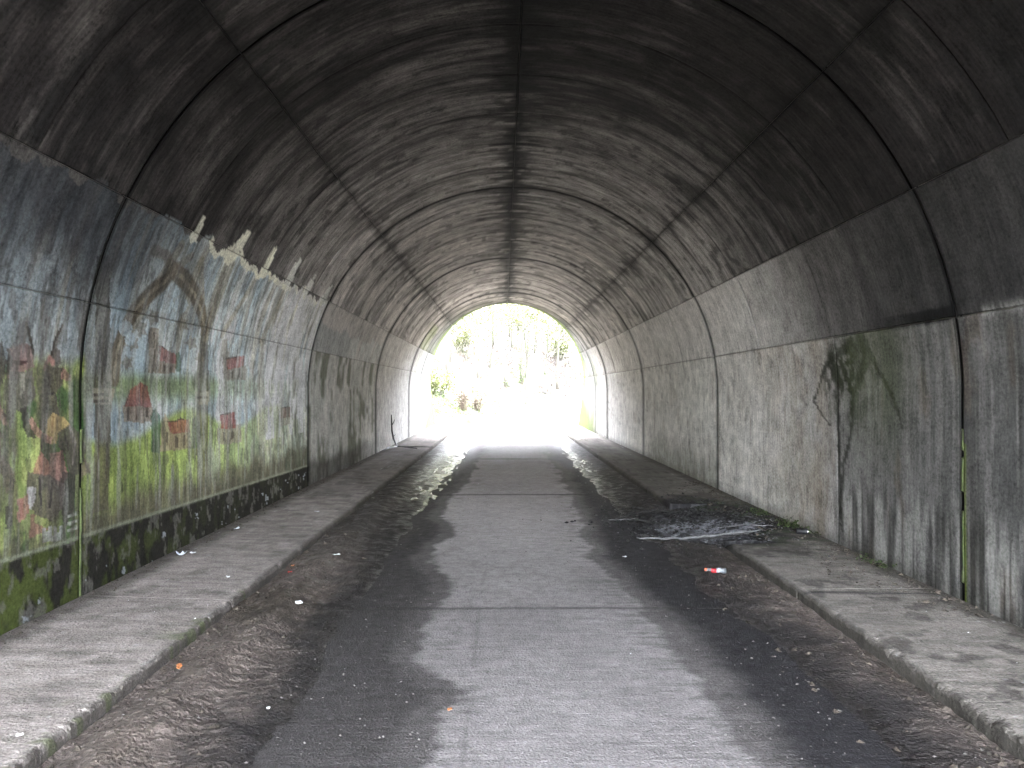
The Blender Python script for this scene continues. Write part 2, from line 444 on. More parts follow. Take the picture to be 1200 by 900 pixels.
        hz1 = wall_pt(200, 437)[1]; hz2 = wall_pt(200, 468)[1]; hz3 = wall_pt(170, 500)[1]
        q = yb2 * sst(hz1 + .05, hz1 - .1, ws) * sst(hz2 - .12, hz2 + .1, ws) * np.interp(y, [6, 8, 9.4, 12], [.9, .8, .5, .3])
        p = mixc(p, lin(118, 135, 82), q * sst(.2, .6, n2 + .15))
        q = yb2 * sst(hz3 + .06, hz3 - .04, ws + .12 * np.sin(y * 2.3)) * np.interp(y, [6, 7.6, 9, 12], [1, .95, .8, .35])
        gb = mixc(np.zeros(sh + (3,)) + lin(132, 150, 72), lin(158, 176, 80), sst(.4, .65, gg))
        p = p * (1 - q[..., None]) + gb * q[..., None]
        # rows of dull stone and scrub under the hills
        lo = wall_pt(165, 560)[1]
        q = yb2 * sst(.0, .22, lo - ws + .25 * fbm(y * 4, 0 * s, 79) - .16 + .09 * (y - 6.2) * 0)
        p = mixc(p, lin(112, 106, 84), q * .85)
        p = mixc(p, lin(62, 58, 48), q * sst(.5, .62, fbm(y * 14, s * 3, 80)) * .7)
        tan = (132, 120, 98)
        # pillars that run up and over the vault springing
        poly([(116, 300), (131, 300), (134, 456), (114, 456)], (74, 66, 54))
        poly([(112, 455), (137, 455), (137, 462), (134, 474), (115, 474), (111, 462)], (150, 139, 118)); stroke([(111, 462), (137, 462)], .012, (84, 76, 64)); stroke([(113, 470), (136, 470)], .01, (84, 76, 64))
        poly([(115, 474), (134, 474), (131, 596), (112, 600)], (92, 84, 68)); stroke([(119, 480), (118, 590)], .012, (86, 78, 64)); stroke([(130, 480), (128, 588)], .012, (88, 80, 66))
        poly([(232, 470), (246, 469), (246, 578), (233, 582)], (92, 84, 68), .9); poly([(231, 458), (248, 458), (246, 474), (233, 474)], (150, 142, 122)); stroke([(231, 466), (248, 466)], .014, (90, 84, 70))
        poly([(237, 388), (246, 388), (246, 460), (236, 460)], (80, 73, 60), .9)
        poly([(304, 398), (311, 398), (311, 545), (304, 548)], (138, 130, 112), .6)
        for a0, b0, w0 in (((150, 395), (235, 255), .07), ((243, 392), (282, 285), .085), ((262, 392), (318, 300), .05), ((308, 400), (345, 315), .07), ((330, 402), (365, 330), .06), ((240, 390), (236, 280), .05)):
            stroke([a0, b0], w0, (146, 138, 116), .75)
        # tracery of the window: cusped arches, trefoil
        A1 = [(137, 442), (139, 415), (148, 388), (160, 365), (178, 345), (196, 330), (206, 318), (218, 328), (230, 345), (238, 365), (243, 392)]
        stroke(A1, .085, (104, 94, 76), .95); stroke(A1, .02, (160, 150, 126), .7)
        stroke([(206, 318), (196, 300), (176, 292)], .05, (128, 118, 98), .7); stroke([(206, 318), (232, 296)], .05, (128, 118, 98), .7)
        for cx, cy, r_ in ((158, 402, 9), (152, 425, 8), (168, 385, 9), (226, 402, 8), (236, 420, 6), (182, 372, 9), (216, 380, 8)):
            poly([(cx + r_ * math.cos(k * PI / 5) * (1 if k % 2 else .55), cy + 1.25 * r_ * math.sin(k * PI / 5) * (1 if k % 2 else .6)) for k in range(10)], (118, 106, 86), .75, 2)
        for cx, cy, r_ in ((206, 342, 7), (198, 358, 8), (214, 359, 8), (206, 372, 6), (150, 385, 8), (155, 398, 6)):
            poly([(cx + r_ * math.cos(k * PI / 6), cy + 1.2 * r_ * math.sin(k * PI / 6)) for k in range(12)], (176, 196, 206), .85, 1)
        # churches and houses
        def house(roof, wall, win=(), rc=(142, 74, 66), wc=(142, 122, 102)):
            poly(wall, wc, .95); poly(roof, rc, .95)
            for w in win:
                x0, y0, x1, y1 = w; poly([(x0, y0), (x1, y0), (x1, y1), (x0, y1)], (72, 60, 54), .9, 2)
            stroke(roof[:2], .008, (70, 52, 48), .8)
        poly([(176, 392), (179, 384), (188, 385), (188, 437), (177, 437)], (128, 114, 96)); stroke([(183, 390), (183, 436)], .008, (92, 82, 70))
        house([(188, 405), (199, 410), (209, 417), (209, 427), (189, 423)], [(188, 423), (209, 427), (207, 437), (188, 437)], [(194, 427, 196, 435), (201, 428, 203, 436)])
        poly([(208, 415), (213, 412), (214, 436), (208, 436)], (66, 92, 62), .8)
        house([(149, 476), (156, 457), (167, 449), (175, 452), (181, 477)], [(147, 475), (182, 477), (181, 495), (148, 494)], [(152, 480, 154, 492), (161, 480, 163, 492), (174, 478, 177, 490)])
        stroke([(167, 450), (165, 476)], .012, (96, 50, 46)); stroke([(162, 476), (163, 495)], .012, (90, 74, 62))
        poly([(191, 529), (192, 500), (195, 484), (204, 497), (204, 527)], (148, 130, 108))
        house([(199, 494), (224, 490), (225, 506), (203, 508)], [(203, 507), (225, 505), (226, 525), (204, 528)], [(198, 507, 200, 522), (208, 512, 211, 525), (217, 510, 219, 524)])
        poly([(180, 484), (185, 476), (190, 486), (191, 530), (180, 530)], (46, 88, 66), .9); poly([(227, 492), (232, 486), (235, 496), (234, 524), (227, 526)], (64, 96, 74), .7)
        house([(260, 486), (276, 483), (279, 501), (261, 503)], [(256, 502), (284, 497), (285, 518), (257, 521)], [(263, 506, 265, 516), (272, 505, 275, 515)], (148, 66, 62), (138, 126, 110))
        poly([(262, 400), (268, 396), (270, 444), (263, 445)], (120, 108, 94), .8)
        house([(267, 421), (287, 417), (288, 430), (267, 433)], [(267, 432), (290, 429), (290, 445), (267, 446)], [(273, 434, 275, 444), (281, 433, 283, 443)], (150, 66, 62), (120, 112, 98))
        house([(330, 478), (342, 476), (342, 488), (330, 490)], [(328, 489), (343, 487), (343, 497), (329, 499)], [], (140, 84, 76), (140, 130, 112))
        poly([(140, 585), (180, 560), (215, 548), (232, 530), (215, 522), (200, 530), (170, 540)], (134, 124, 100), .0)
        # peasants in the first bay
        D1, D2, SK, GR = (92, 80, 72), (70, 64, 60), (198, 128, 108), (122, 110, 96)
        poly([(0, 408), (8, 400), (12, 425), (8, 450), (0, 455)], (86, 78, 64)); poly([(14, 410), (22, 404), (20, 470), (12, 500), (10, 450)], D1)
        poly([(17, 410), (30, 402), (43, 406), (44, 430), (30, 436), (12, 446), (20, 425)], (160, 110, 104)); stroke([(34, 380), (41, 402), (44, 418)], .014, (60, 50, 46)); stroke([(20, 425), (40, 424)], .012, (96, 60, 58))
        poly([(15, 437), (43, 434), (46, 463), (33, 482), (23, 480), (17, 504), (14, 480)], (116, 108, 100)); poly([(28, 438), (33, 437), (34, 455), (29, 468)], (176, 170, 150), .8)
        poly([(28, 478), (36, 477), (40, 496), (47, 513), (37, 514), (32, 500)], D2)
        poly([(64, 412), (69, 408), (74, 412), (75, 424), (70, 430), (63, 424)], (108, 94, 84)); stroke([(76, 382), (68, 400), (62, 424)], .012, (70, 60, 52))
        poly([(57, 430), (77, 429), (79, 447), (70, 460), (74, 487), (70, 505), (52, 505), (52, 480), (55, 455)], D1); stroke([(62, 440), (58, 500)], .012, (60, 54, 50)); stroke([(58, 461), (70, 460)], .012, (60, 54, 50))
        poly([(77, 429), (88, 440), (87, 446), (76, 443)], SK); stroke([(56, 432), (62, 420), (68, 428)], .02, SK)
        poly([(60, 491), (67, 483), (78, 488), (86, 498), (72, 506), (70, 518), (62, 520), (57, 504)], (206, 166, 62)); stroke([(66, 488), (66, 512)], .01, (160, 118, 46))
        poly([(38, 492), (42, 488), (48, 500), (60, 511), (62, 519), (52, 515), (42, 505)], SK); poly([(57, 508), (66, 512), (64, 520), (58, 518)], (206, 140, 116))
        poly([(72, 506), (86, 497), (97, 508), (104, 524), (103, 540), (97, 556), (84, 556), (80, 533), (73, 523)], D1); stroke([(86, 500), (92, 520), (88, 552)], .014, (128, 118, 108)); stroke([(80, 510), (84, 532)], .012, D2)
        poly([(96, 548), (110, 540), (108, 552), (100, 560)], (150, 130, 110)); stroke([(104, 540), (110, 556)], .016, (120, 108, 90))
        poly([(62, 530), (77, 527), (83, 558), (75, 572), (63, 557)], (172, 112, 100)); poly([(76, 552), (92, 556), (90, 600), (80, 618), (74, 590)], D2)
        poly([(52, 530), (58, 536), (64, 549), (62, 558), (43, 554), (46, 542)], (206, 118, 92)); stroke([(52, 528), (56, 505)], .012, (80, 66, 58))
        poly([(38, 553), (62, 556), (80, 567), (78, 593), (66, 612), (48, 604), (40, 590), (36, 573)], (112, 98, 92)); stroke([(50, 560), (54, 600)], .016, D2); stroke([(66, 562), (62, 604)], .014, D2)
        poly([(36, 571), (46, 570), (46, 584), (41, 597), (38, 585)], (222, 220, 226)); poly([(25, 585), (38, 578), (40, 596), (34, 608), (26, 612)], (196, 110, 98)); poly([(12, 594), (20, 592), (20, 616), (12, 620)], D2)
        poly([(40, 600), (46, 603), (44, 612), (62, 620), (40, 629)], (206, 118, 92))
        for k in range(4): poly([(55 + 6 * k, 618 - k), (59 + 6 * k, 617 - k), (60 + 6 * k, 634 - k), (54 + 6 * k, 636 - k)], (214, 220, 226), .85, 2)
        for k in range(3): stroke([(84, 604 + 8 * k), (97, 600 + 8 * k)], .012, (206, 212, 200), .7)
        poly([(0, 466), (8, 478), (15, 497), (8, 496), (0, 482)], (206, 118, 98)); poly([(0, 497), (8, 508), (7, 533), (22, 553), (23, 570), (13, 578), (8, 560), (0, 547)], (140, 118, 96))
        poly([(0, 600), (10, 606), (12, 640), (0, 650)], (170, 190, 60), .8)
        # weathering over the painting
        p = mixc(p, p.mean(-1, keepdims=True) * np.array([1.02, 1.0, .95]), .18 + .25 * sst(8, 10.5, y))
        p = p * (.72 + .56 * fbm(y * 40, s * 14, 810, 3))[..., None]
        p = mixc(p, (.07, .065, .055), sst(.55, .63, fbm(y * 18, s * 3.5, 811)) * .55)
        fade = sst(.54, .70, fbm(y * 12, s * 1.4, 81)) * .6
        p = mixc(p, (.30, .30, .27), fade)
        p = mixc(p, (.10, .095, .075), sst(.62, .72, fbm(y * 8, s * 1.3, 82)) * .40)
        p = mixc(p, (.62, .62, .58), sst(9.0, 10.5, y) * sst(.50, .62, fbm(y * 7, s * .7, 83)) * (Z > 1.0) * .75)
        g1 = sst(1.02 + .4 * (n2 - .5), .5, Z)
        p = mixc(p, (.085, .08, .055), g1 * np.interp(y, [4, 5.6, 6.2, 7, 12], [.2, .35, .8, .9, .9]) * (.35 + .9 * sst(.35, .6, fbm(y * 13, s * 1.6, 84))))
        p = mixc(p, (.09, .10, .07), sst(9.5, 11, y) * sst(1.75, 1.2, Z) * sst(.46, .6, fbm(y * 5, s * 2, 85)) * .6)
        b1 = (y < 5.62)
        p = mixc(p, p.mean(-1, keepdims=True) * np.array([1.04, 1.0, .92]), .30 * b1)
        p = mixc(p, (.10, .085, .07), b1 * sst(.50, .62, fbm(y * 14, s * 5, 871)) * .5)
        # soot over the painting's upper part near the mouth
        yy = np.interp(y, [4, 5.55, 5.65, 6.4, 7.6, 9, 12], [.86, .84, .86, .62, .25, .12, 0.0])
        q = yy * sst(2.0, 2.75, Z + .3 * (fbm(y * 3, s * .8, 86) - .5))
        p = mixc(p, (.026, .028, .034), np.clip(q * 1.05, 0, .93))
        p = p * (1 - .25 * sst(.52, .66, fbm(y * 10, s * .6, 87)))[..., None]
        # ragged top edge with the fingers of bare pillars
        edge = -(3.42 + .24 * fbm(y * 5, 0 * s, 88, 5)) + .06 * (n4 - .5)
        msk = (s < edge)
        rim = np.zeros(sh)
        if True:
            for (x0, y0), (x1, y1), w in (((226, 285), (238, 258), .05), ((268, 305), (290, 277), .085), ((306, 328), (320, 297), .075), ((332, 345), (348, 311), .085), ((354, 352), (368, 327), .085), ((376, 356), (387, 338), .08)):
                LP = np.array([wall_pt(x0, y0), wall_pt((x0 + x1) / 2, (y0 + y1) / 2), wall_pt(x1, y1)])
                f = near_line(y + .06 * (n4 - .5), s + .1 * (n4 - .5), LP, np.array([w * 1.9, w * 1.25, w * .9])) > .5
                p = mixc(p, lin(196, 192, 168), (f & ~msk) * .95)
                msk = msk | f
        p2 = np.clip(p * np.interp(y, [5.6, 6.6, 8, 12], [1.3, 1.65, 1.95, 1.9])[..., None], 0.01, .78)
        mk = (msk & mu).astype(float)
        rim = mk * (s > edge - .07) * (y > 7.2) 
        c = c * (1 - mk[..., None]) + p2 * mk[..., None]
        c = mixc(c, lin(232, 230, 208), np.clip(rim, 0, 1) * .85)
        streak = streak * (1 - mk * .62)
        # above the edge, left haunch soot on the wall panel
        q = (mu & ul & ~msk) * 1.0
        c = mixc(c, (.05, .047, .045), q * .8)
    # skirting: dark band with moss, flaking paint, lighter top line
    bt = np.interp(y, [0, 4.7, 12.1, 20, 21], [.60, .59, .47, .36, .0])
    band = (s < LOL) & (Z < bt + .02 * (n3 - .5)) & (y < 21)
    q = band.astype(float) * np.interp(y, [0, 12.1, 12.3, 21], [1, 1, .0, .0])
    bc = np.zeros(sh + (3,)) + np.array([.028, .026, .022])
    bc = mixc(bc, (.10, .13, .03), sst(.46, .62, fbm(y * 9, s * 5, 91)) * np.interp(y, [3, 5.6, 8], [.95, .6, .1]))
    bc = mixc(bc, (.20, .19, .17), sst(.58, .66, fbm(y * 12, s * 8, 92)) * .55)
    bc = mixc(bc, (.40, .43, .46), sst(.745, .765, fbm(y * 7, s * 11, 93)) * (Z < .45) * .85)
    c = c * (1 - q[..., None]) + bc * q[..., None]
    ln = (s < LOL) * np.exp(-((Z - bt - .012) / .014) ** 2) * (y < 12.1)
    c = mixc(c, (.34, .36, .27), ln * .75)
    c = c * np.interp(y, [0, 6.5, 8, 10, 20, 23, 25, 27, 28.5], [.50, .54, .80, 1.05, 1, .76, .52, .36, .30])[..., None]  # shade put into the colour: darker at both mouths, against their strong light
    rimm = sst(.9, .35, (YCR + (ZC + R - Z) * MIT) - y + .5 * (n4 - .5)) * (y > 28)
    c = mixc(c, (.050, .072, .010), rimm * .85)
    foot_m = sst(.25, -.15, Z - .3 - .42 * (y - 30.2) + .5 * (n4 - .5)) * sst(29.0, 30.4, y)
    c = mixc(c, (.026, .040, .005), foot_m * .93)
    return np.clip(c, .004, .72), np.clip(streak, 0, 1.2)

# ------------------------------------------------------------------ tunnel
tunnel = tag(empty('tunnel', (0, 0, 0)), 'long barrel vaulted concrete road tunnel with a faded mural on its left wall', 'tunnel')

def panel(name, ya, yb, sa, sb, dy, ds, off=0.0, gap=.008, gapy=.004):
    """one cast panel between depths ya, yb (numbers or functions of z) and arclengths sa, sb"""
    if sa > sb: sa, sb = sb, sa
    sa += gap / 2; sb -= gap / 2
    ns = max(3, int((sb - sa) / ds) + 1)
    e = .012 / (sb - sa)
    ts = np.concatenate([[0, e], np.linspace(e, 1 - e, ns)[1:-1], [1 - e, 1]])
    s = sa + (sb - sa) * ts
    x, z, nx, nz = prof(s)
    y0 = (ya(z) if callable(ya) else np.full_like(s, ya)) + gapy / 2
    y1 = (yb(z) if callable(yb) else np.full_like(s, yb)) - gapy / 2
    L = float(np.max(y1 - y0))
    if L <= 0.02: return None
    y1 = np.maximum(y1, y0 + .001)
    if callable(dy):
        q = [0.0]
        ybase = float(np.min(y0))
        while q[-1] < L: q.append(q[-1] + dy(ybase + q[-1]))
        tt = np.array(q) / q[-1]
    else:
        tt = np.linspace(0, 1, max(3, int(L / dy) + 1))
    ey = min(.2, .010 / L)
    ty = np.concatenate([[0, ey], tt[(tt > ey * 1.5) & (tt < 1 - ey * 1.5)], [1 - ey, 1]])
    Y = y0[None, :] + (y1 - y0)[None, :] * ty[:, None]
    S = np.broadcast_to(s[None, :], Y.shape); X = np.broadcast_to(x, Y.shape); Z = np.broadcast_to(z, Y.shape)
    NX = np.broadcast_to(nx, Y.shape); NZ = np.broadcast_to(nz, Y.shape)
    edge = np.zeros(Y.shape); edge[0, :] = edge[-1, :] = 1; edge[:, 0] = edge[:, -1] = 1
    o = off + edge * .006 + .006 * (fbm(Y * 1.3, S * 1.3, 5, 3) - .5) + .0025 * (fbm(Y * 8, S * 8, 6, 3) - .5)
    PX, PZ = X + NX * o, Z + NZ * o
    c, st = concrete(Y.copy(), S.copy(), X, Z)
    yed = np.zeros(Y.shape); yed[:2, :] = yed[-2:, :] = 1
    yed = yed * np.where(np.min([np.abs(Y - q) for q in RINGS], axis=0) < .12, 1.0, .25)
    c = c * (1 - np.maximum(.3 * edge, .7 * yed))[..., None]
    ny, nn = Y.shape
    V = np.stack([PX, Y, PZ], -1).reshape(-1, 3)
    idx = np.arange(ny * nn).reshape(ny, nn)
    Fq = np.stack([idx[:-1, :-1], idx[:-1, 1:], idx[1:, 1:], idx[1:, :-1]], -1).reshape(-1, 4)
    # skirt (own vertices so that the face keeps its normals)
    ring = np.concatenate([idx[0, :-1], idx[:-1, -1], idx[-1, :0:-1], idx[:0:-1, 0]])
    nr = len(ring); base = len(V)
    a = V[ring]; nrm = np.stack([NX, NX * 0, NZ], -1).reshape(-1, 3)[ring]
    b = a + nrm * .045
    V = np.concatenate([V, a, b])
    k = np.arange(nr); k2 = (k + 1) % nr
    Fs = np.stack([base + k, base + nr + k, base + nr + k2, base + k2], -1)
    C = np.concatenate([c, st[..., None]], -1).reshape(-1, 4)
    C = np.concatenate([C, C[ring] * .12, C[ring] * .1])
    UV = np.stack([Y, S], -1).reshape(-1, 2); UV = np.concatenate([UV, UV[ring], UV[ring]])
    Fq = Fq[:, ::-1]
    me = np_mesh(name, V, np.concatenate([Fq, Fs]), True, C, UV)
    return link(name, me, M['lining'], tunnel)

DYM = lambda y: max(.014, .0105 * (max(y, 4.2) / 5.0) ** 2)
DYV = lambda y: max(.02, .018 * (max(y, 4.5) / 5.0) ** 2)
def dsv(y): return .018 * max(y, 4) / 5.0
BASE = S1 + 1.60
for i in range(1, len(RINGS) - 1):
    ya, yb = RINGS[i], RINGS[i + 1]
    near = yb < 0
    DS = .12 if near else dsv(max(ya, 4.6))
    dyv = (lambda y: .15) if near else DYV; dym = (lambda y: .15) if near else DYM
    ya += .012; yb -= .012
    jit = lambda: random.uniform(-.003, .003)
    nb = 1 if yb - ya < 2 else (3 if yb - ya < 4 else 6)
    if i == 2: nb = 6
    cuts = np.linspace(ya, yb, nb + 1)
    for k in range(nb):
        for sa, sb in ((HAUNCH_L, 0), (0, HAUNCH_R), (UPL, HAUNCH_L), (HAUNCH_R, UPR)):
            panel('vault_panel', cuts[k], cuts[k + 1], sa, sb, dyv, DS, jit(), .004, .003)
    nh = max(1, nb // 2); cuts = np.linspace(ya, yb, nh + 1)
    for k in range(nh): panel('haunch_panel', cuts[k], cuts[k + 1], UPR, LOR, dyv, DS, .006 + jit(), .005, .0015)
    panel('haunch_panel', ya, yb, LOL, UPL, dym if yb < 12.5 else dyv, DS * (.7 if not near else 1), .006, .003)
    panel('wall_panel', ya, yb, -BASE, LOL, dym if yb < 12.5 else dyv, DS * (.6 if not near else 1), .004, .003)
    if i == 3:
        panel('wall_panel', ya, 7.72, LOR, BASE, dyv, DS, .0, .008, .012); panel('wall_panel', 7.72, yb, LOR, BASE, dyv, DS, .002, .008, .012)
    else:
        panel('wall_panel', ya, yb, LOR, BASE, dyv, DS, .0, .008)
for sa, sb, nm in ((0, HAUNCH_R, 'vault_panel'), (HAUNCH_L, 0, 'vault_panel'), (HAUNCH_R, UPR, 'vault_panel'), (UPL, HAUNCH_L, 'vault_panel'),
                   (UPR, LOR, 'haunch_panel'), (LOL, UPL, 'haunch_panel'), (LOR, BASE, 'wall_panel'), (-BASE, LOL, 'wall_panel')):
    panel(nm, YCR + .012, yfar, sa, sb, .15, .08, .004, .008)
    panel(nm, ynear, YNR - .012, sa, sb, .3, .12, .0, .008)

# structural shell behind the panels, with cut ends
def shell():
    s = np.concatenate([np.linspace(-BASE - .3, -S1, 8), np.linspace(-S1, S1, 97)[1:-1], np.linspace(S1, BASE + .3, 8)])
    xi, zi, _, _ = prof(s, .05); xi = np.where(np.abs(s) > S1, np.sign(s) * (R + .05), xi)
    xo, zo, _, _ = prof(s, .40); xo = np.where(np.abs(s) > S1, np.sign(s) * (R + .40), xo)
    V = []
    for fn, sg in ((ynear, -1), (yfar, 1)):
        V.append(np.stack([xi, fn(zi) + sg * .06, zi], -1)); V.append(np.stack([xo, fn(zi) + sg * .06, zo], -1))
    n = len(s); V = np.concatenate(V); F = []
    for k in range(n - 1):
        F += [(k, k + 1, 2 * n + k + 1, 2 * n + k), (n + k, 3 * n + k, 3 * n + k + 1, n + k + 1), (k, n + k, n + k + 1, k + 1), (2 * n + k, 2 * n + k + 1, 3 * n + k + 1, 3 * n + k)]
    for k in (0, n - 1): F.append((k, 2 * n + k, 3 * n + k, n + k))
    me = py_mesh('lining_shell', V, F)
    return link('lining_shell', me, M['shell'], tunnel)
shell()
# dark compressible filler at the bottom of each ring joint
def joint(y):
    s = np.linspace(-BASE, BASE, 160); xi, zi, _, _ = prof(s, .018); xo, zo, _, _ = prof(s, .046)
    xi = np.where(np.abs(s) > S1, np.sign(s) * (R + .018), xi); xo = np.where(np.abs(s) > S1, np.sign(s) * (R + .046), xo)
    V = []; n = len(s)
    for yy in (y - .0115, y + .0115):
        V.append(np.stack([xi, 0 * xi + yy, zi], -1)); V.append(np.stack([xo, 0 * xo + yy, zo], -1))
    V = np.concatenate(V); F = []
    for k in range(n - 1): F += [(k, k + 1, 2 * n + k + 1, 2 * n + k), (n + k, 3 * n + k, 3 * n + k + 1, n + k + 1)]
    return link('joint_filler', py_mesh('joint_filler', V, F, True), M['joint'], tunnel)
for y in RINGS[1:]: joint(y)
for sg in (-1, 1):
    V, F = [], []; zz = np.linspace(.10, 1.35, 60)
    for k, z_ in enumerate(zz):
        q = R - .004 + .010 * float(vn(np.array([z_ * 14]), np.array([sg * 3.0]), 8)[0])
        q += .03 * (vn(np.array([z_ * 6]), np.array([sg * 5.0]), 9)[0] > .62)
        V += [(sg * q, 5.606, z_), (sg * (q - .003), 5.62, z_), (sg * q, 5.634, z_), (sg * (R + .03), 5.62, z_)]
        if k:
            b = 4 * k
            for j in range(4): F.append((b - 4 + j, b - 4 + (j + 1) % 4, b + (j + 1) % 4, b + j))
    link('moss_strip', py_mesh('moss_strip', V, F, True), M['algae'], tunnel)

# ------------------------------------------------------------------ floor: road slabs, pavements, mud
KX = 2.08
def grid_mesh(name, xs, ys, zf, colf, sides=0.0):
    X, Y = np.meshgrid(xs, ys); Z = zf(X, Y); C = colf(X, Y)
    ny, nx = X.shape
    V = np.stack([X, Y, Z], -1).reshape(-1, 3); idx = np.arange(ny * nx).reshape(ny, nx)
    F = np.stack([idx[:-1, :-1], idx[:-1, 1:], idx[1:, 1:], idx[1:, :-1]], -1).reshape(-1, 4)
    C = C.reshape(-1, C.shape[-1])
    if sides:
        ring = np.concatenate([idx[0, :-1], idx[:-1, -1], idx[-1, :0:-1], idx[:0:-1, 0]]); nr = len(ring); b = len(V)
        a = V[ring]; dn = a - np.array([0, 0, sides]); V = np.concatenate([V, a, dn]); k = np.arange(nr); k2 = (k + 1) % nr
        F = np.concatenate([F, np.stack([b + k, b + nr + k, b + nr + k2, b + k2], -1)]); C = np.concatenate([C, C[ring] * .8, C[ring] * .6])
    return np_mesh(name, V, F, True, C)

def ysteps(a, b, k=.013, mn=.012):
    q = [a]
    while q[-1] < b: q.append(q[-1] + max(mn, k * (max(q[-1], 3.2) / 4.0) ** 2))
    q = np.array(q); return a + (q - a) * (b - a) / (q[-1] - a)

# inner edges of the dirt on the carriageway, per depth
def dirt_left(y): return np.interp(y, [0, 3.4, 4.2, 5.2, 5.9, 6.6, 7.5, 9, 10, 11.5, 14, 18, 24], [-.52, -.50, -.42, -.66, -.66, -.60, -.82, -.70, -.95, -.95, -.72, -.72, -.7])
def dirt_right(y): return np.interp(y, [0, 3.4, 5, 6, 8, 10, 11, 14, 20, 26], [.98, .95, .92, .84, .72, .80, .88, .95, .95, 1.2])
def road_col(X, Y):
    n1 = fbm(X * 1.4, Y * .9, 101); n2 = fbm(X * 6, Y * 6, 102); n3 = fbm(X * 3, Y * 22, 103, 3); n4 = fbm(X * 25, Y * 25, 104, 3)
    c = (.36 * np.interp(Y, [5, 9, 16, 22], [.97, 1.2, 1.1, .6]) + .12 * (n1 - .5) + .07 * (n3 - .5) + .09 * (n2 - .5))[..., None] * np.array([1.0, .93, .91])  # painted brightness along the depth: lifted midway, lowered at the far end
    c = mixc(c, (.12, .115, .11), sst(15, 24, Y) * .6 + 0 * X)  # far road darkened in colour against the glare from the mouth
    wob = .34 * (fbm(X * 1.6, Y * 1.7, 105) - .5) + .10 * (fbm(X * 9, Y * 14, 106, 3) - .5)
    dl = sst(.03, -.05, X - dirt_left(Y) + wob); dr = sst(-.05, .03, X - dirt_right(Y) + wob)
    dl2 = sst(.0, -.12, X - dirt_left(Y) + wob + .12) ; dr2 = sst(.0, .25, X - dirt_right(Y) + wob - .06)
    c = mixc(c, (.085, .078, .075), dl * .82); c = mixc(c, (.035, .032, .034), dl2 * np.interp(Y, [3, 5, 8], [.35, .55, .85]))
    c = mixc(c, (.10, .092, .088), dr * .7 * sst(.2, .6, n2 + .2)); c = mixc(c, (.028, .027, .031), dr2 * .9)
    # scuffed transverse texture at the fringe, cracks, joints
    fr = np.exp(-((X - dirt_right(Y) + .05) / .18) ** 2) * sst(.5, .62, n3); c = mixc(c, (.08, .075, .07), fr * .45)
    fr = np.exp(-((X - dirt_left(Y) - .10) / .10) ** 2) * sst(.54, .64, n3); c = mixc(c, (.08, .075, .07), fr * .3)
    for cx in (-.32,):
        cr = np.exp(-((X - cx - .06 * (fbm(Y * 2, 0 * X + cx, 107) - .5)) / .008) ** 2) * sst(.45, .6, fbm(Y * 3, X * 0 + 2, 108)) * (Y < 8)
        c = mixc(c, (.06, .055, .05), cr * .35)
    for j in (5.84, 12.25, 18.7, 25.0): c = mixc(c, (.03, .028, .026), np.exp(-((Y - j) / .03) ** 2) * (.5 + .5 * n2))
    c = mixc(c, (.45, .44, .43), (n4 > .84) * .25)
    c = c * np.interp(Y, [0, 7, 10], [.54, .60, .95])[..., None]  # near slabs shaded in colour to balance the bright near mouth
    wet = .15 + .6 * dl2 + .55 * dr2
    return np.concatenate([np.clip(c, .01, .6), np.clip(wet, 0, 1)[..., None]], -1)

road = tag(empty('road'), kind='structure')
JR = [-34, -6.9, -.6, 5.84, 12.25, 18.7, 25.0, 35.2]
for i in range(len(JR) - 1):
    a, b = JR[i] + .004, JR[i + 1] - .004
    xs = np.linspace(-KX - .02, KX + .02, 200 if 3 <= i + 1 <= 5 else 60)
    ys = ysteps(a, b) if b > 3 else np.linspace(a, b, 30)
    if a < 3 < b: ys = np.concatenate([np.linspace(a, 2.9, 25)[:-1], ysteps(2.9, b)])
    off = random.uniform(-.002, .002)
    crown = lambda X, Y, off=off: off + .012 * (1 - (X / KX) ** 2) + .004 * (fbm(X * 2, Y * 2, 110) - .5)
    link('road_slab', grid_mesh('road_slab', xs, ys, crown, road_col, .12), M['road'], road)

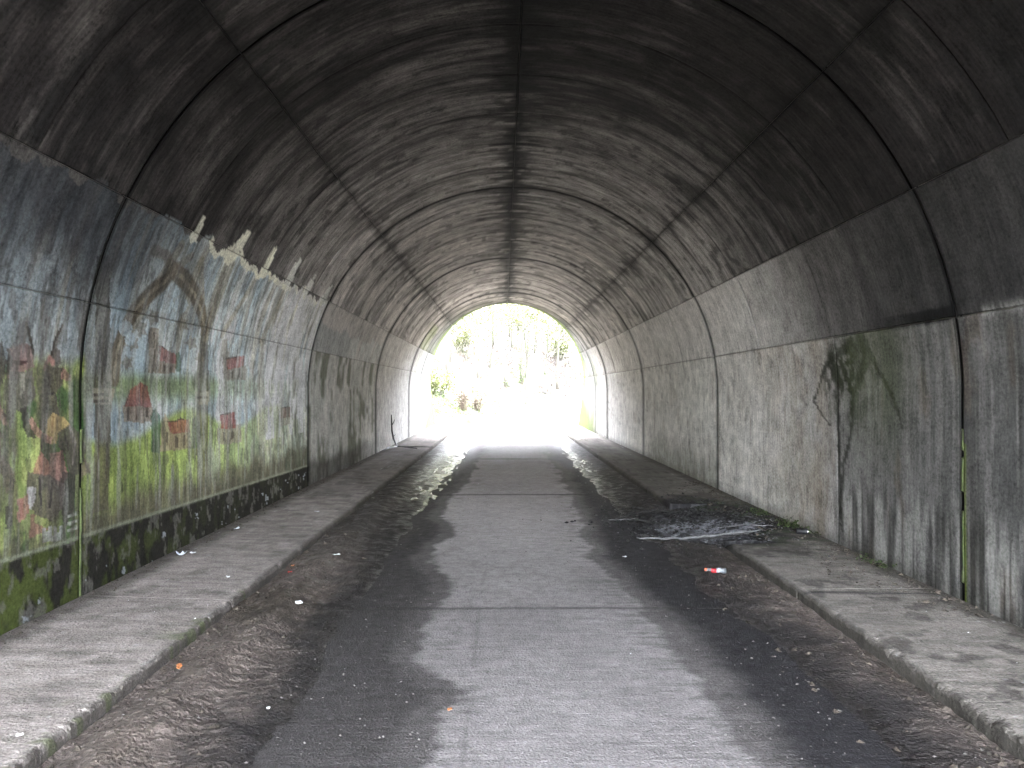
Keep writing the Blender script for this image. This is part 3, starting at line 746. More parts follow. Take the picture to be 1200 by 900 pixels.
def pave_col(X, Y):
    n1 = fbm(X * 1.5, Y * 1.2, 121); n2 = fbm(X * 8, Y * 8, 122); n3 = fbm(X * 2.2, Y * 11, 123); n4 = fbm(X * 28, Y * 28, 124, 3)
    right = X > 0
    b = np.where(right, np.interp(Y, [3, 6, 8, 12, 20, 26], [.40, .36, .26, .18, .15, .2]), np.interp(Y, [3, 6, 9, 14, 24, 30], [.50, .43, .32, .20, .16, .2]))  # light fading with depth is put into the slab tone
    c = (b * (1 + .35 * (n1 - .5) + .14 * (n3 - .5) + .3 * (n2 - .5) + .25 * (n4 - .5)))[..., None] * np.where(right[..., None], np.array([1.0, .91, .81]), np.array([1.05, .93, .86]))
    c = mixc(c, (.05, .045, .04), sst(.58, .68, fbm(X * 5, Y * 5, 125)) * np.where(right, .55, .30))
    c = mixc(c, (.04, .04, .045), np.exp(-((Y - 5.95 + .05 * X) / .03) ** 2) * right * .8)
    c = mixc(c, (.045, .042, .04), sst(.5, .62, fbm(X * 3, Y * 16, 126, 3)) * .25)
    ed = np.abs(np.abs(X) - KX)
    c = mixc(c, (.06, .055, .045), sst(.05, .0, ed) * .7)
    wl = np.abs(X) - 2.98
    c = mixc(c, (.05, .045, .035), sst(-.10, .12, wl + .15 * (n2 - .5)) * .75)
    # soot and ash where the fire lay
    d = np.hypot((X - 2.35) / .95, (Y - 9.4) / 2.0) + .5 * (fbm(X * 3, Y * 3, 127) - .5)
    c = mixc(c, (.018, .017, .018), sst(1.15, .6, d) * .93)
    d2 = np.hypot((X - 2.3) / .62, (Y - 9.0) / .95) + .8 * (fbm(X * 6, Y * 5, 128) - .5)
    c = mixc(c, (.34, .34, .38), sst(.95, .55, d2) * sst(.40, .58, fbm(X * 13, Y * 11, 129)) * .85)
    c = mixc(c, (.05, .075, .035), right * sst(.4, .6, fbm(X * 8, Y * 8, 130)) * sst(1.6, .6, np.hypot((X - 2.75) / .5, (Y - 9.2) / 1.6)) * .6)
    c = mixc(c, (.11, .15, .04), (~right) * sst(.60, .68, n2) * sst(.25, .0, ed) * .5 * (Y < 6))
    c = mixc(c, (.10, .14, .03), (~right) * sst(27, 30, Y) * sst(.45, .6, fbm(X * 4, Y * 2, 131)) * .8)
    c = mixc(c, (.6, .6, .6), (n4 > .83) * .4)
    c = c * np.interp(Y, [0, 7, 10], [.54, .60, .95])[..., None]  # painted shade near the viewer, offsetting strong light from the near mouth
    return np.concatenate([np.clip(c, .01, .6), np.full(X.shape + (1,), .12)], -1)

for side, cuts in ((-1, [-16, -.6, 5.62, 12.1, 18.5, 24.9, 35.0]), (1, [-16, -.2, 5.95, 9.6, 12.2, 18.5, 24.9, 35.0])):
    pv = tag(empty('pavement_left' if side < 0 else 'pavement_right'), kind='structure')
    for a, b in zip(cuts[:-1], cuts[1:]):
        a += .004; b -= .004
        x0, x1 = (KX, R - .012)
        nx = 110 if b > 3 and a < 13 else 40
        w = np.concatenate([[0, .004, .012, .022, .034], np.linspace(.05, x1 - x0, nx)])
        xs = side * (x0 + w)
        if side < 0: xs = xs[::-1]
        ys = (np.linspace(a, b, 20) if b < 3 else (np.concatenate([np.linspace(a, 2.9, 16)[:-1], ysteps(2.9, b, .016)]) if a < 3 else ysteps(a, b, .016)))
        def zf(X, Y, side=side):
            e = np.abs(X) - KX
            top = np.where(side < 0, .135 + .035 * np.clip(e, 0, 1), .12 + .0 * e)
            top = top + .008 * (fbm(X * 3, Y * 3, 140) - .5) + .004 * (fbm(X * 14, Y * 14, 141, 3) - .5)
            rr = .010 + .022 * fbm(X * 0 + side, Y * 3.5, 142); k = np.clip(1 - e / rr, 0, 1)
            chip = .022 * sst(.52, .66, fbm(X * 5, Y * 6, 143)) * np.clip(1 - e / .06, 0, 1) + .012 * sst(.5, .6, fbm(X * 16, Y * 16, 144)) * np.clip(1 - e / .05, 0, 1)
            z = top - rr * (1 - np.sqrt(np.clip(1 - k * k, 0, 1))) - chip
            if side > 0:      # the kerb is broken down and buried where the fire was
                z = z - .10 * sst(7.7, 8.0, Y) * sst(10.9, 10.3, Y) * sst(.75, .0, e)
            return z
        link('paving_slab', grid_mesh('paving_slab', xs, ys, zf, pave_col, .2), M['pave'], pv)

def mud_height(X, Y, side, full=False):
    a = np.abs(X)
    inner = np.where(side < 0, -np.interp(Y, [3, 5, 8, 12, 20, 30], [-1.05, -1.10, -1.15, -1.15, -1.0, -1.0]), np.interp(Y, [3, 5, 8, 12, 20, 30], [1.48, 1.42, 1.30, 1.25, 1.35, 1.5]))
    w = a - inner + .25 * (fbm(X * 1.6, Y * 1.6, 151) - .5) + .10 * (fbm(X * 7, Y * 9, 150) - .5)
    base = .012 * (1 - (X / KX) ** 2) - .012 + .040 * sst(-.15, .75, w) + np.where(side < 0, .050, .012) * sst(1.35, 2.02, a) * np.interp(Y, [3, 12, 20], [1, .8, .3])
    rough_ = sst(0, .6, w)
    ruts = .020 * np.sin((a * 2.2 + .5 * fbm(Y * .5, 0 * X, 152)) * 2 * PI)
    clod = .050 * (fbm(X * 5, Y * 3, 153, 5) - .5) + .020 * np.abs(fbm(X * 12, Y * 6, 154, 4) - .5) * -2 + .010 + .007 * (fbm(X * 30, Y * 30, 156, 2) - .5)
    tread = .003 * np.sin((Y + .25 * a) * 2 * PI / .09) * sst(.45, .6, fbm(X * 2, Y * 1.2, 155)) * sst(9, 6, Y)
    k = np.where(side < 0, 1.0, .75) * np.interp(Y, [7, 11, 16], [1, .55, .3])
    return (base + rough_ * k * (ruts + clod + tread), w) if full else base + rough_ * k * (ruts + clod + tread)
def mud_col(X, Y, side):
    h, w = mud_height(X, Y, side, True)
    n2 = fbm(X * 7, Y * 7, 161); n3 = fbm(X * 20, Y * 20, 162, 3); nl = fbm(X * 1.2, Y * .9, 163)
    c = np.zeros(X.shape + (3,)) + np.array([.128, .104, .090])
    c = mixc(c, (.055, .043, .031), sst(.42, .62, nl + .25 * (n2 - .5)) * .8)
    c = mixc(c, (.18, .148, .13), sst(.55, .7, n2) * .5)
    c = mixc(c, (.030, .022, .016), sst(.024, -.004, h) * .8)
    c = mixc(c, (.018, .017, .018), sst(6.2, 9.5, Y + .8 * (n2 - .5)) * (.80 if side > 0 else .72))
    if side > 0:
        c = mixc(c, (.33, .33, .37), sst(.8, .3, np.hypot((X - 1.9) / .45, (Y - 8.7) / .6) + .8 * (n2 - .5)) * sst(.5, .6, n3) * .8)
    c = mixc(c, (.024, .021, .021), sst(.72 if side > 0 else .66, .20, w + .35 * (n2 - .5)) * .95)
    c = c * np.interp(Y, [0, 7, 10], [.78, .8, 1])[..., None]  # mud shaded in colour close to the near mouth, where much light falls
    wet = .15 + .5 * sst(.025, .0, h) + np.where(side < 0, .6, .2) * sst(8, 15, Y) * sst(1.9, 1.6, np.abs(X))
    return np.concatenate([np.clip(c, .008, .5), np.clip(wet, 0, 1)[..., None]], -1)
for side in (-1, 1):
    w = np.linspace(.85 if side < 0 else 1.15, KX + .004, 105); xs = side * w
    if side < 0: xs = xs[::-1]
    ys = np.concatenate([np.linspace(-8, 2.8, 60)[:-1], ysteps(2.8, 34.5, .014)])
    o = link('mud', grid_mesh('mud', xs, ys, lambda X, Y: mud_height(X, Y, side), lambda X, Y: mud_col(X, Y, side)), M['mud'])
    tag(o, kind='stuff')
    o['label'] = ('churned wet brown mud along the left kerb', 'damp black and brown mud along the right kerb')[side > 0]

def puddle(side, y0, y1, xa, xb, lift, label):
    xs = np.linspace(xa, xb, 150); ys = ysteps(y0, y1, .006)
    def zf(X, Y):
        w = sst(-.15, .75, mud_height(X, Y, side, True)[1])
        b = .012 * (1 - (X / KX) ** 2) - .012 + .040 * w + np.where(side < 0, .050, .012) * sst(1.35, 2.02, np.abs(X)) * np.interp(Y, [3, 12, 20], [1, .8, .3])
        e = sst(0, .12, np.abs(X - xa)) * sst(0, .12, np.abs(X - xb)) * sst(y0, y0 + .8, Y) * sst(y1, y1 - .8, Y)
        return b + lift + .012 * (fbm(X * 3, Y * .8, 261) - .58) + .040 * (fbm(X * 17, Y * 5, 262, 4) - .56) - .05 * (1 - e)
    me = grid_mesh('puddle', xs, ys, zf, lambda X, Y: np.zeros(X.shape + (4,)) + .02)
    o = link('puddle', me, M['water']); tag(o, label, None, None, 'structure')
t = NT('muddy_water'); t.base((.02, .018, .016)); t.rough(.16); tcw = t.n('ShaderNodeTexCoord').outputs['Object']
t.bump(t.noise(tcw, 14, 4, .7), .6, .02); M['water'] = t.m
puddle(-1, 11, 26, -1.62, -1.0, .004, 'thin broken puddles glinting along the left gutter')
puddle(1, 15, 27, 1.2, 1.9, -.002, 'thin broken puddles along the right gutter near the far mouth')

# ------------------------------------------------------------------ terrain
RD = [(0, 30, 0.0), (0, 34, 0.0), (.3, 37, .12), (1.3, 40, .42), (3.2, 43, .9), (6.2, 46, 1.5), (11, 49, 2.2), (18, 51, 3.2), (30, 52, 4.8)]
RDP = np.array(RD)
def road_near(X, Y):
    best = np.full(X.shape, 1e9); zz = np.zeros(X.shape); sgn = np.zeros(X.shape)
    for i in range(len(RDP) - 1):
        a, b = RDP[i], RDP[i + 1]; d = b[:2] - a[:2]; L = (d * d).sum()
        t = np.clip(((X - a[0]) * d[0] + (Y - a[1]) * d[1]) / L, 0, 1)
        ex, ey = X - a[0] - t * d[0], Y - a[1] - t * d[1]; dist = np.hypot(ex, ey)
        q = dist < best; best = np.where(q, dist, best); zz = np.where(q, a[2] + t * (b[2] - a[2]), zz)
        sgn = np.where(q, np.sign(d[0] * ey - d[1] * ex), sgn)        # + = left of the road
    return best, zz, sgn
def ter_h(X, Y):
    d, zr, sg = road_near(X, Y)
    up = np.clip(d - 2.6, 0, None)
    rise = np.where(sg > 0, np.clip(up * .48, 0, 22) , np.clip(up * .16, 0, 5))
    far = zr + rise + .5 * sst(2, 6, d) * (fbm(X * .25, Y * .25, 171) - .45)
    far = far - .06 * sst(1.9, 2.6, d) * 0 + .012 * np.sin(d * 7) * (d < 2.4)
    near = np.full(X.shape, -.02)
    nb = np.clip(np.abs(X) - 3.6, 0, None)
    near = near + .3 * sst(0, 20, nb) * fbm(X * .1, Y * .1, 172)
    w = sst(34.6, 37.0, Y)
    return near * (1 - w) + (far - .02) * w
# (embankment is its own mesh)
def ter():
    xs = np.unique(np.concatenate([-np.geomspace(14, 420, 26), np.arange(-14, 14.01, .28), np.geomspace(14, 420, 26)]))
    ys = np.unique(np.concatenate([-np.geomspace(12, 420, 18), np.linspace(-12, 30, 22), np.arange(30, 62, .28), np.geomspace(62, 460, 30)]))
    X, Y = np.meshgrid(xs, ys); Z = ter_h(X, Y)
    Z = np.where((Y < 34.4) & (Y > -30) & (np.abs(X) < 4.2), -.35, Z)
    d, _, sg = road_near(X, Y)
    n1 = fbm(X * .8, Y * .8, 181); n2 = fbm(X * 5, Y * 5, 182)
    c = np.zeros(X.shape + (3,)) + np.array([.018, .0145, .012])            # leaf litter
    c = mixc(c, (.034, .028, .025), sst(.45, .6, fbm(X * 2.2, Y * 2.2, 183)) * .8)
    g = sst(.48, .62, n1 + .25 * (X < -1.0) * (Y < 44) + .1 * (X > 4.4))
    c = mixc(c, (.024, .034, .010), g * .8)
    c = mixc(c, (.042, .039, .037), (Y > 33) * sst(2.4, 1.7, d + .5 * (n2 - .5)))
    c = mixc(c, (.016, .015, .013), (Y > 33) * np.exp(-((d - .2) / .35) ** 2) * .5)
    c = mixc(c, (.42, .39, .35), sst(6, 2, Y) * (.8 + .3 * (n1 - .5)))          # unseen pale ground added before the near mouth to bounce light inside
    C = np.concatenate([c, np.full(X.shape + (1,), .1)], -1)
    V = np.stack([X, Y, Z], -1).reshape(-1, 3); ny, nx = X.shape; idx = np.arange(ny * nx).reshape(ny, nx)
    F = np.stack([idx[:-1, :-1], idx[:-1, 1:], idx[1:, 1:], idx[1:, :-1]], -1).reshape(-1, 4)
    me = np_mesh('ground', V, F, True, C.reshape(-1, 4))
    return tag(link('ground', me, m_floor('leaf_litter', .95, .7, 9, .8, .05, contrast=.45)), kind='structure')
ter()

# embankment over the tunnel: sloping faces round each mouth, flat top
def embank():
    TOPZ = 8.0; W = 70
    s = np.concatenate([np.linspace(-BASE - .25, -S1, 6), np.linspace(-S1, S1, 49)[1:-1], np.linspace(S1, BASE + .25, 6)])
    x, z, _, _ = prof(s, .38); x = np.where(np.abs(s) > S1, np.sign(s) * (R + .38), x)
    V = []; F = []
    for fn, sg in ((ynear, -1), (yfar, 1)):
        b = len(V)
        yt = fn(np.array([TOPZ]))[0]
        n = len(s)
        for k in range(n):
            V.append((x[k], fn(z[k]) - sg * .05, z[k]))
        # outer frame of the slope: foot left, up the left edge, top, down
        outer = []
        for k in range(n):
            t = k / (n - 1)
            if t < .25: q = t / .25; p = (-W, -.4 + q * (TOPZ + .4))
            elif t > .75: q = (1 - t) / .25; p = (W, -.4 + q * (TOPZ + .4))
            else: q = (t - .25) / .5; p = (-W + 2 * W * q, TOPZ)
            outer.append(p)
        rings = 14
        for r in range(1, rings + 1):
            w = (r / rings) ** 2.2
            for k in range(n):
                px = x[k] * (1 - w) + outer[k][0] * w; pz = z[k] * (1 - w) + outer[k][1] * w
                py = float(fn(np.array([pz]))[0]) - sg * .05
                nz_ = .25 * (float(vn(np.array([px * 1.1]), np.array([pz * 1.3 + sg]), 191)[0]) - .5) * (0 < r < rings)
                V.append((px, py, pz + nz_ * .4))
        for r in range(rings):
            for k in range(n - 1):
                q = (b + r * n + k, b + r * n + k + 1, b + (r + 1) * n + k + 1, b + (r + 1) * n + k)
                F.append(q if sg > 0 else q[::-1])
    n = len(s); b1 = 14 * n; tot = 15 * n
    for k in range(n - 1): F.append((b1 + k, b1 + k + 1, tot + b1 + k + 1, tot + b1 + k))
    me = py_mesh('embankment', V, F, True)
    return tag(link('embankment', me, m_plain('grassy_earth', (.08, .11, .03), .95, .4, 2, 1, col2=(.13, .10, .06), dist=.05)), kind='structure')
embank()

# ------------------------------------------------------------------ vegetation outside
def tz(x, y):
    return float(ter_h(np.array([float(x)]), np.array([float(y)]))[0])

def tube(V, F, pts, rad, seg=6):
    n = len(pts); b = len(V)
    for i, p in enumerate(pts):
        p = Vector(p); d = (Vector(pts[min(i + 1, n - 1)]) - Vector(pts[max(i - 1, 0)])).normalized()
        u = d.orthogonal().normalized(); v = d.cross(u)
        for k in range(seg):
            a = 2 * PI * k / seg; V.append(tuple(p + (u * math.cos(a) + v * math.sin(a)) * rad[i]))
    for i in range(n - 1):
        for k in range(seg):
            k2 = (k + 1) % seg; F.append((b + i * seg + k, b + i * seg + k2, b + (i + 1) * seg + k2, b + (i + 1) * seg + k))
    F.append(tuple(b + k for k in range(seg))[::-1]); F.append(tuple(b + (n - 1) * seg + k for k in range(seg)))

def leaf_mat(name, c1, c2):
    t = NT(name); oi = t.n('ShaderNodeTexCoord').outputs['Object']
    n = t.noise(oi, 2.5, 3); t.base(t.mix(t.rng(n, .35, .65, 0, 1), c1, c2)); t.rough(.6)
    t.b.inputs['Transmission Weight'].default_value = 0
    tr = t.n('ShaderNodeBsdfTranslucent'); tr.inputs[0].default_value = tuple(c2) + (1,)
    mx = t.n('ShaderNodeMixShader'); mx.inputs[0].default_value = .35
    t.l(t.b.outputs[0], mx.inputs[1]); t.l(tr.outputs[0], mx.inputs[2]); t.l(mx.outputs[0], t.t.nodes['Material Output'].inputs[0])
    return t.m
M['leaf'] = leaf_mat('young_leaves', (.028, .036, .008), (.042, .047, .011))
M['leaf2'] = leaf_mat('ivy_leaves', (.025, .042, .012), (.045, .065, .016))
M['dry'] = m_plain('dry_stalks', (.045, .032, .022), .9, .3, 8)
M['grass'] = leaf_mat('fresh_grass', (.035, .060, .010), (.055, .08, .016))

def leaves(V, F, pts, n, size, spread, r):
    for _ in range(n):
        c = Vector(r.choice(pts)) + Vector((r.gauss(0, spread), r.gauss(0, spread), r.gauss(0, spread * .8)))
        a = Vector((r.uniform(-1, 1), r.uniform(-1, 1), r.uniform(-.6, .6))).normalized(); b = a.cross(Vector((r.uniform(-1, 1), r.uniform(-1, 1), r.uniform(-1, 1)))).normalized()
        s = size * r.uniform(.5, 1.3); i = len(V)
        V += [tuple(c - a * s), tuple(c + b * s * .55), tuple(c + a * s), tuple(c - b * s * .55)]; F.append((i, i + 1, i + 2, i + 3))

def grow_tree(seed, H, r0, nleaf, low=.35, lean=.06, nl=9, lsize=.07):
    """a young woodland tree: tapered trunk, limbs, twigs, thin spring crown"""
    r = random.Random(seed)
    tV, tF, cV, cF, tips = [], [], [], [], []
    n = 12; pts = []; p = Vector((0, 0, -.3)); d = Vector((r.gauss(0, lean), r.gauss(0, lean), 1))
    for i in range(n + 1):
        pts.append(p.copy()); p = p + d.normalized() * (H + .3) / n; d += Vector((r.gauss(0, .05), r.gauss(0, .05), 0))
    rad = [r0 * (1.35 if i == 0 else 1) * (1 - .86 * i / n) for i in range(n + 1)]
    tube(tV, tF, pts, rad, 8)
    for _ in range(nl):
        t = r.uniform(low, .97); k = int(t * n); q = pts[k].lerp(pts[min(n, k + 1)], t * n - k)
        az = r.uniform(0, 2 * PI); L = H * r.uniform(.16, .34) * (1.15 - t * .6); d = Vector((math.cos(az), math.sin(az), r.uniform(.35, 1.1))).normalized()
        lp = [q]; m = 5
        for j in range(m):
            q = q + d * L / m; d = (d + Vector((r.gauss(0, .14), r.gauss(0, .14), .10))).normalized(); lp.append(q.copy())
        lr = rad[k] * .45; tube(cV, cF, lp, [lr * (1 - .8 * j / m) for j in range(m + 1)], 5)
        for j in range(2, m + 1):
            for _k in range(2):
                az2 = r.uniform(0, 2 * PI); d2 = (d + Vector((math.cos(az2), math.sin(az2), r.uniform(-.1, .6)))).normalized(); TL = L * r.uniform(.2, .45)
                e = lp[j] + d2 * TL * .5 + Vector((0, 0, .05)); f = e + d2 * TL * .5 + Vector((r.gauss(0, .06), r.gauss(0, .06), .05))
                tube(cV, cF, [lp[j], e, f], [lr * .28, lr * .18, .004], 3); tips += [e, f, lp[j].lerp(e, .5)]
    wood = len(cF)
    leaves(cV, cF, tips, nleaf, lsize, .22, r)
    tm = py_mesh('trunk', tV, tF, True); tm.materials.append(M['bark'])
    cm = py_mesh('crown', cV, cF, False); cm.materials.append(M['bark']); cm.materials.append(M['leaf'])
    mi = np.zeros(len(cF), np.int32); mi[wood:] = 1; cm.polygons.foreach_set('material_index', mi)
    return tm, cm

TREES = [grow_tree(41 + i, H, r0, nlf, low) for i, (H, r0, nlf, low) in enumerate([(9, .075, 1300, .2), (11, .09, 1500, .25), (7, .05, 1000, .15), (12, .11, 1500, .3), (6, .045, 900, .12)])]
def plant_tree(k, x, y, s, rz, label, group=None, name='woodland_tree', cat='tree'):
    root = tag(empty(name, (x, y, tz(x, y) - .05), rz), label, cat, group); root.scale = (s, s, s)
    tm, cm = TREES[k]; link('trunk', tm, None, root); link('crown', cm, None, root)
    return root
def px_ground(px, y):           # x of a picture column at a depth
    return CAMX + (px - VPX) / F_PX * y
t1 = plant_tree(3, px_ground(593, 46.5), 46.5, .9, .4, 'straight slim tree with mossy foot, left one of the pair above the track')
t2 = plant_tree(1, px_ground(611, 47.5), 47.5, 1.0, 2.2, 'slim tree with green ivy round its foot, right one of the pair above the track')
t3 = plant_tree(0, px_ground(618, 50.5), 50.5, .95, 1.2, 'thin forked tree leaning behind the ivy footed tree')
r = random.Random(5); spots = []
tries = 0
while len(spots) < 84 and tries < 6000:
    tries += 1
    y = r.uniform(44, 80); x = px_ground(r.uniform(498, 690), y) + r.uniform(-1, 1)
    d, _, sg = road_near(np.array([x]), np.array([y]))
    if d[0] < 3.4 or (sg[0] < 0): continue
    if y < 48 and 575 < 590 + (x - CAMX) / y * F_PX < 625: continue
    if any((x - a) ** 2 + (y - b) ** 2 < 2.0 for a, b in spots): continue
    spots.append((x, y))
for i, (x, y) in enumerate(spots):
    plant_tree(r.choice([0, 1, 2, 2, 4, 3, 4]), x, y, r.uniform(.75, 1.25), r.uniform(0, 6.3), 'thin bare young tree with sparse spring leaves on the bright hillside', 'young trees on the hillside beyond the tunnel')

# ivy round one trunk foot (grows on the tree: a part of it)
V, F = [], []; rr_ = random.Random(3)
leaves(V, F, [Vector((.12 * math.cos(a), .12 * math.sin(a), h)) for a in np.linspace(0, 6.2, 8) for h in np.linspace(.0, 1.5, 10)], 420, .05, .08, rr_)
link('ivy', py_mesh('ivy', V, F), M['leaf2'], t2)
V, F = [], []
leaves(V, F, [Vector((.16 * math.cos(a), .16 * math.sin(a), h)) for a in np.linspace(0, 6.2, 8) for h in np.linspace(.0, .5, 4)], 200, .045, .05, rr_)
link('moss', py_mesh('moss', V, F), M['leaf2'], t1)

def bush(name, x, y, w, h, n, mat, label, seed, cat='bush', stems=26, ls=.06):
    r = random.Random(seed); V, F = [], []; tips = []
    root = tag(empty(name, (x, y, tz(x, y) - .03)), label, cat)
    for _ in range(stems):
        az = r.uniform(0, 2 * PI); q = r.uniform(.2, 1); e = Vector((math.cos(az) * w * q, math.sin(az) * w * q, h * r.uniform(.5, 1.05) * (1.1 - .4 * q)))
        p0 = Vector((math.cos(az) * w * .25 * q, math.sin(az) * w * .25 * q, 0)); m = p0.lerp(e, .5) + Vector((r.gauss(0, .06), r.gauss(0, .06), h * .18))
        tube(V, F, [p0, m, e], [.012, .009, .004], 4)
        for k in range(5):
            t = r.uniform(.3, 1); q2 = p0.lerp(e, t); tips.append(q2); f = q2 + Vector((r.gauss(0, .16), r.gauss(0, .16), r.uniform(0, .2))); tube(V, F, [q2, f], [.005, .002], 3); tips.append(f)
    link('stems', py_mesh('stems', V, F), M['bark'] if mat is not M['dry'] else M['dry'], root)
    if n:
        V, F = [], []; leaves(V, F, tips, n, ls, .13, r); link('foliage', py_mesh('foliage', V, F), mat, root)
    return root
bush('leafy_bush', -3.9, 38.5, 1.0, 2.6, 2600, M['leaf'], 'tall yellow green leafy bush right beside the left edge of the far tunnel mouth', 1, stems=40)
bush('leafy_bush', -3.3, 41.0, 1.0, 1.9, 1800, M['leaf'], 'lower green bush behind the tall leafy bush on the left bank', 2)
bush('bramble', -2.2, 40.0, .7, 1.7, 260, M['dry'], 'brown dry bramble with upright stalks on the left bank', 3, 'bramble', 60)
bush('bramble', -1.5, 41.2, .6, 1.2, 200, M['dry'], 'smaller brown bramble just right of the tall dry one', 4, 'bramble', 44)
bush('leafy_bush', 4.6, 41.5, .8, .8, 700, M['leaf2'], 'low dark green bush at the right edge of the far tunnel mouth', 5, stems=16)
bush('leafy_bush', px_ground(655, 52), 52.5, 1.2, 2.4, 1700, M['leaf'], 'pale green bush high on the slope to the right', 6)
bush('leafy_bush', px_ground(540, 50), 50, 1.3, 2.2, 1700, M['leaf'], 'yellowish bush halfway up the slope on the left', 7)
# stump
V, F = [], []; tube(V, F, [(0, 0, -.2), (0, 0, .12), (.03, 0, .55), (.09, .02, .8)], [.17, .13, .12, .13], 9)
sx = px_ground(638, 46.8)
st = tag(empty('tree_stump', (sx, 46.8, tz(sx, 46.8))), 'short dark broken stump above the track, right of the ivy footed tree', 'stump')
link('stump_wood', py_mesh('stump_wood', V, F, True), M['darkbark'], st)
V, F = [], []; tube(V, F, [(.08, 0, .5), (.3, .02, .8), (.34, 0, 1.0)], [.05, .03, .01], 6); link('broken_limb', py_mesh('broken_limb', V, F, True), M['darkbark'], st)

# grass and ground leaves, nobody could count them
def scatter_blades(name, label, n, area, mat, hgt, seed, cond=None, wid=.008):
    r = random.Random(seed); V, F = [], []
    k = 0
    while k < n:
        x, y = area(r)
        if cond and not cond(x, y): k += 1; continue
        z = tz(x, y) if y > 34.6 else .05
        for _ in range(4):
            a = r.uniform(0, 6.28); h = hgt * r.uniform(.4, 1.2); px, py = x + r.gauss(0, .05), y + r.gauss(0, .05); l = r.uniform(.1, .6) * h; i = len(V)
            V += [(px - wid * math.sin(a), py + wid * math.cos(a), z - .02), (px + wid * math.sin(a), py - wid * math.cos(a), z - .02), (px + math.cos(a) * l, py + math.sin(a) * l, z + h)]
            F.append((i, i + 1, i + 2))
        k += 1
    o = link(name, py_mesh(name, V, F), mat); tag(o, label, None, None, 'stuff'); return o
scatter_blades('grass', 'fresh green grass at the foot of the left bank', 5200, lambda r: (r.uniform(-6.5, -.2), r.uniform(34.7, 44)), M['grass'], .16, 8,
               lambda x, y: road_near(np.array([x]), np.array([y]))[0][0] > 1.9 and fbm(np.array([x * 1.2]), np.array([y * 1.2]), 201)[0] > .40)
scatter_blades('undergrowth', 'thin dry undergrowth on the wooded slope', 9000, lambda r: (lambda y: (px_ground(r.uniform(495, 692), y), y))(r.uniform(43, 66)), M['dry'], .22, 9,
               lambda x, y: road_near(np.array([x]), np.array([y]))[0][0] > 2.6, .010)
def litter_leaves():
    r = random.Random(12); V, F = [], []
    for _ in range(15000):
        y = r.uniform(35, 62); x = px_ground(r.uniform(495, 692), y)
        if road_near(np.array([x]), np.array([y]))[0][0] < 1.9 + r.uniform(0, .6): continue
        z = tz(x, y) + .02; a = r.uniform(0, 6.28); s = r.uniform(.03, .07); t = r.uniform(-.5, .5); i = len(V); c, q = math.cos(a), math.sin(a)
        V += [(x - c * s, y - q * s, z - t * s), (x + q * s * .6, y - c * s * .6, z + .02), (x + c * s, y + q * s, z + t * s), (x - q * s * .6, y + c * s * .6, z + .02)]; F.append((i, i + 1, i + 2, i + 3))
    tag(link('fallen_leaves', py_mesh('fallen_leaves', V, F), M['fallen']), 'last autumn leaves lying on the slope', None, None, 'stuff')
M['fallen'] = m_plain('fallen_leaf', (.022, .014, .011), .9, .5, 2, col2=(.045, .036, .03))
litter_leaves()

# ------------------------------------------------------------------ small things in the tunnel
def kerbz(x): return (.135 + .035 * min(1, abs(x) - KX)) if x < 0 else .12
def sticks(name, pts, rad, m, label=None, cat=None, group=None, seg=7, parent=None):
    if parent is None:      # knotty, slightly crooked
        r = random.Random(len(pts) * 7 + int(pts[0][1] * 100)); P2, R2 = [], []
        for i in range(len(pts) - 1):
            for k in range(5):
                t = k / 5; q = Vector(pts[i]).lerp(Vector(pts[i + 1]), t); j = .008 if (i or k) else 0
                P2.append(q + Vector((r.gauss(0, j), r.gauss(0, j), r.gauss(0, j * .5)))); R2.append((rad[i] * (1 - t) + rad[i + 1] * t) * r.uniform(.6, 1.15))
        pts, rad = P2 + [Vector(pts[-1])], R2 + [rad[-1] * .6]
    V, F = [], []; tube(V, F, pts, rad, seg); o = link(name, py_mesh(name, V, F, True), m, parent)
    if label: tag(o, label, cat, group)
    return o
br = tag(empty('fallen_branch', (-2.9, 20.4, .165)), 'black crooked dead branch leaning on the left wall and lying over the pavement', 'branch')
sticks('stem', [(.55, -.35, .0), (.2, -.2, .03), (-.02, 0, .03), (-.12, .12, .22), (-.17, .2, .42), (-.19, .28, .62), (-.2, .3, .84)], [.012, .018, .026, .026, .022, .018, .012], M['darkbark'], parent=br)
sticks('side_branch', [(.0, 0, .03), (-.1, -.35, .02), (-.16, -.8, .02), (-.2, -1.3, .015)], [.018, .014, .010, .006], M['darkbark'], parent=br)
sticks('twig', [(.2, -.2, .03), (.5, -.32, .04), (.85, -.30, .03), (1.05, -.2, .02)], [.016, .013, .010, .006], M['darkbark'], parent=br)
sticks('twig', [(-.18, .24, .56), (-.12, .2, .66), (-.10, .18, .72)], [.012, .009, .005], M['darkbark'], parent=br)
sticks('twig', [(-.13, .14, .26), (-.06, .08, .34)], [.010, .004], M['darkbark'], parent=br)

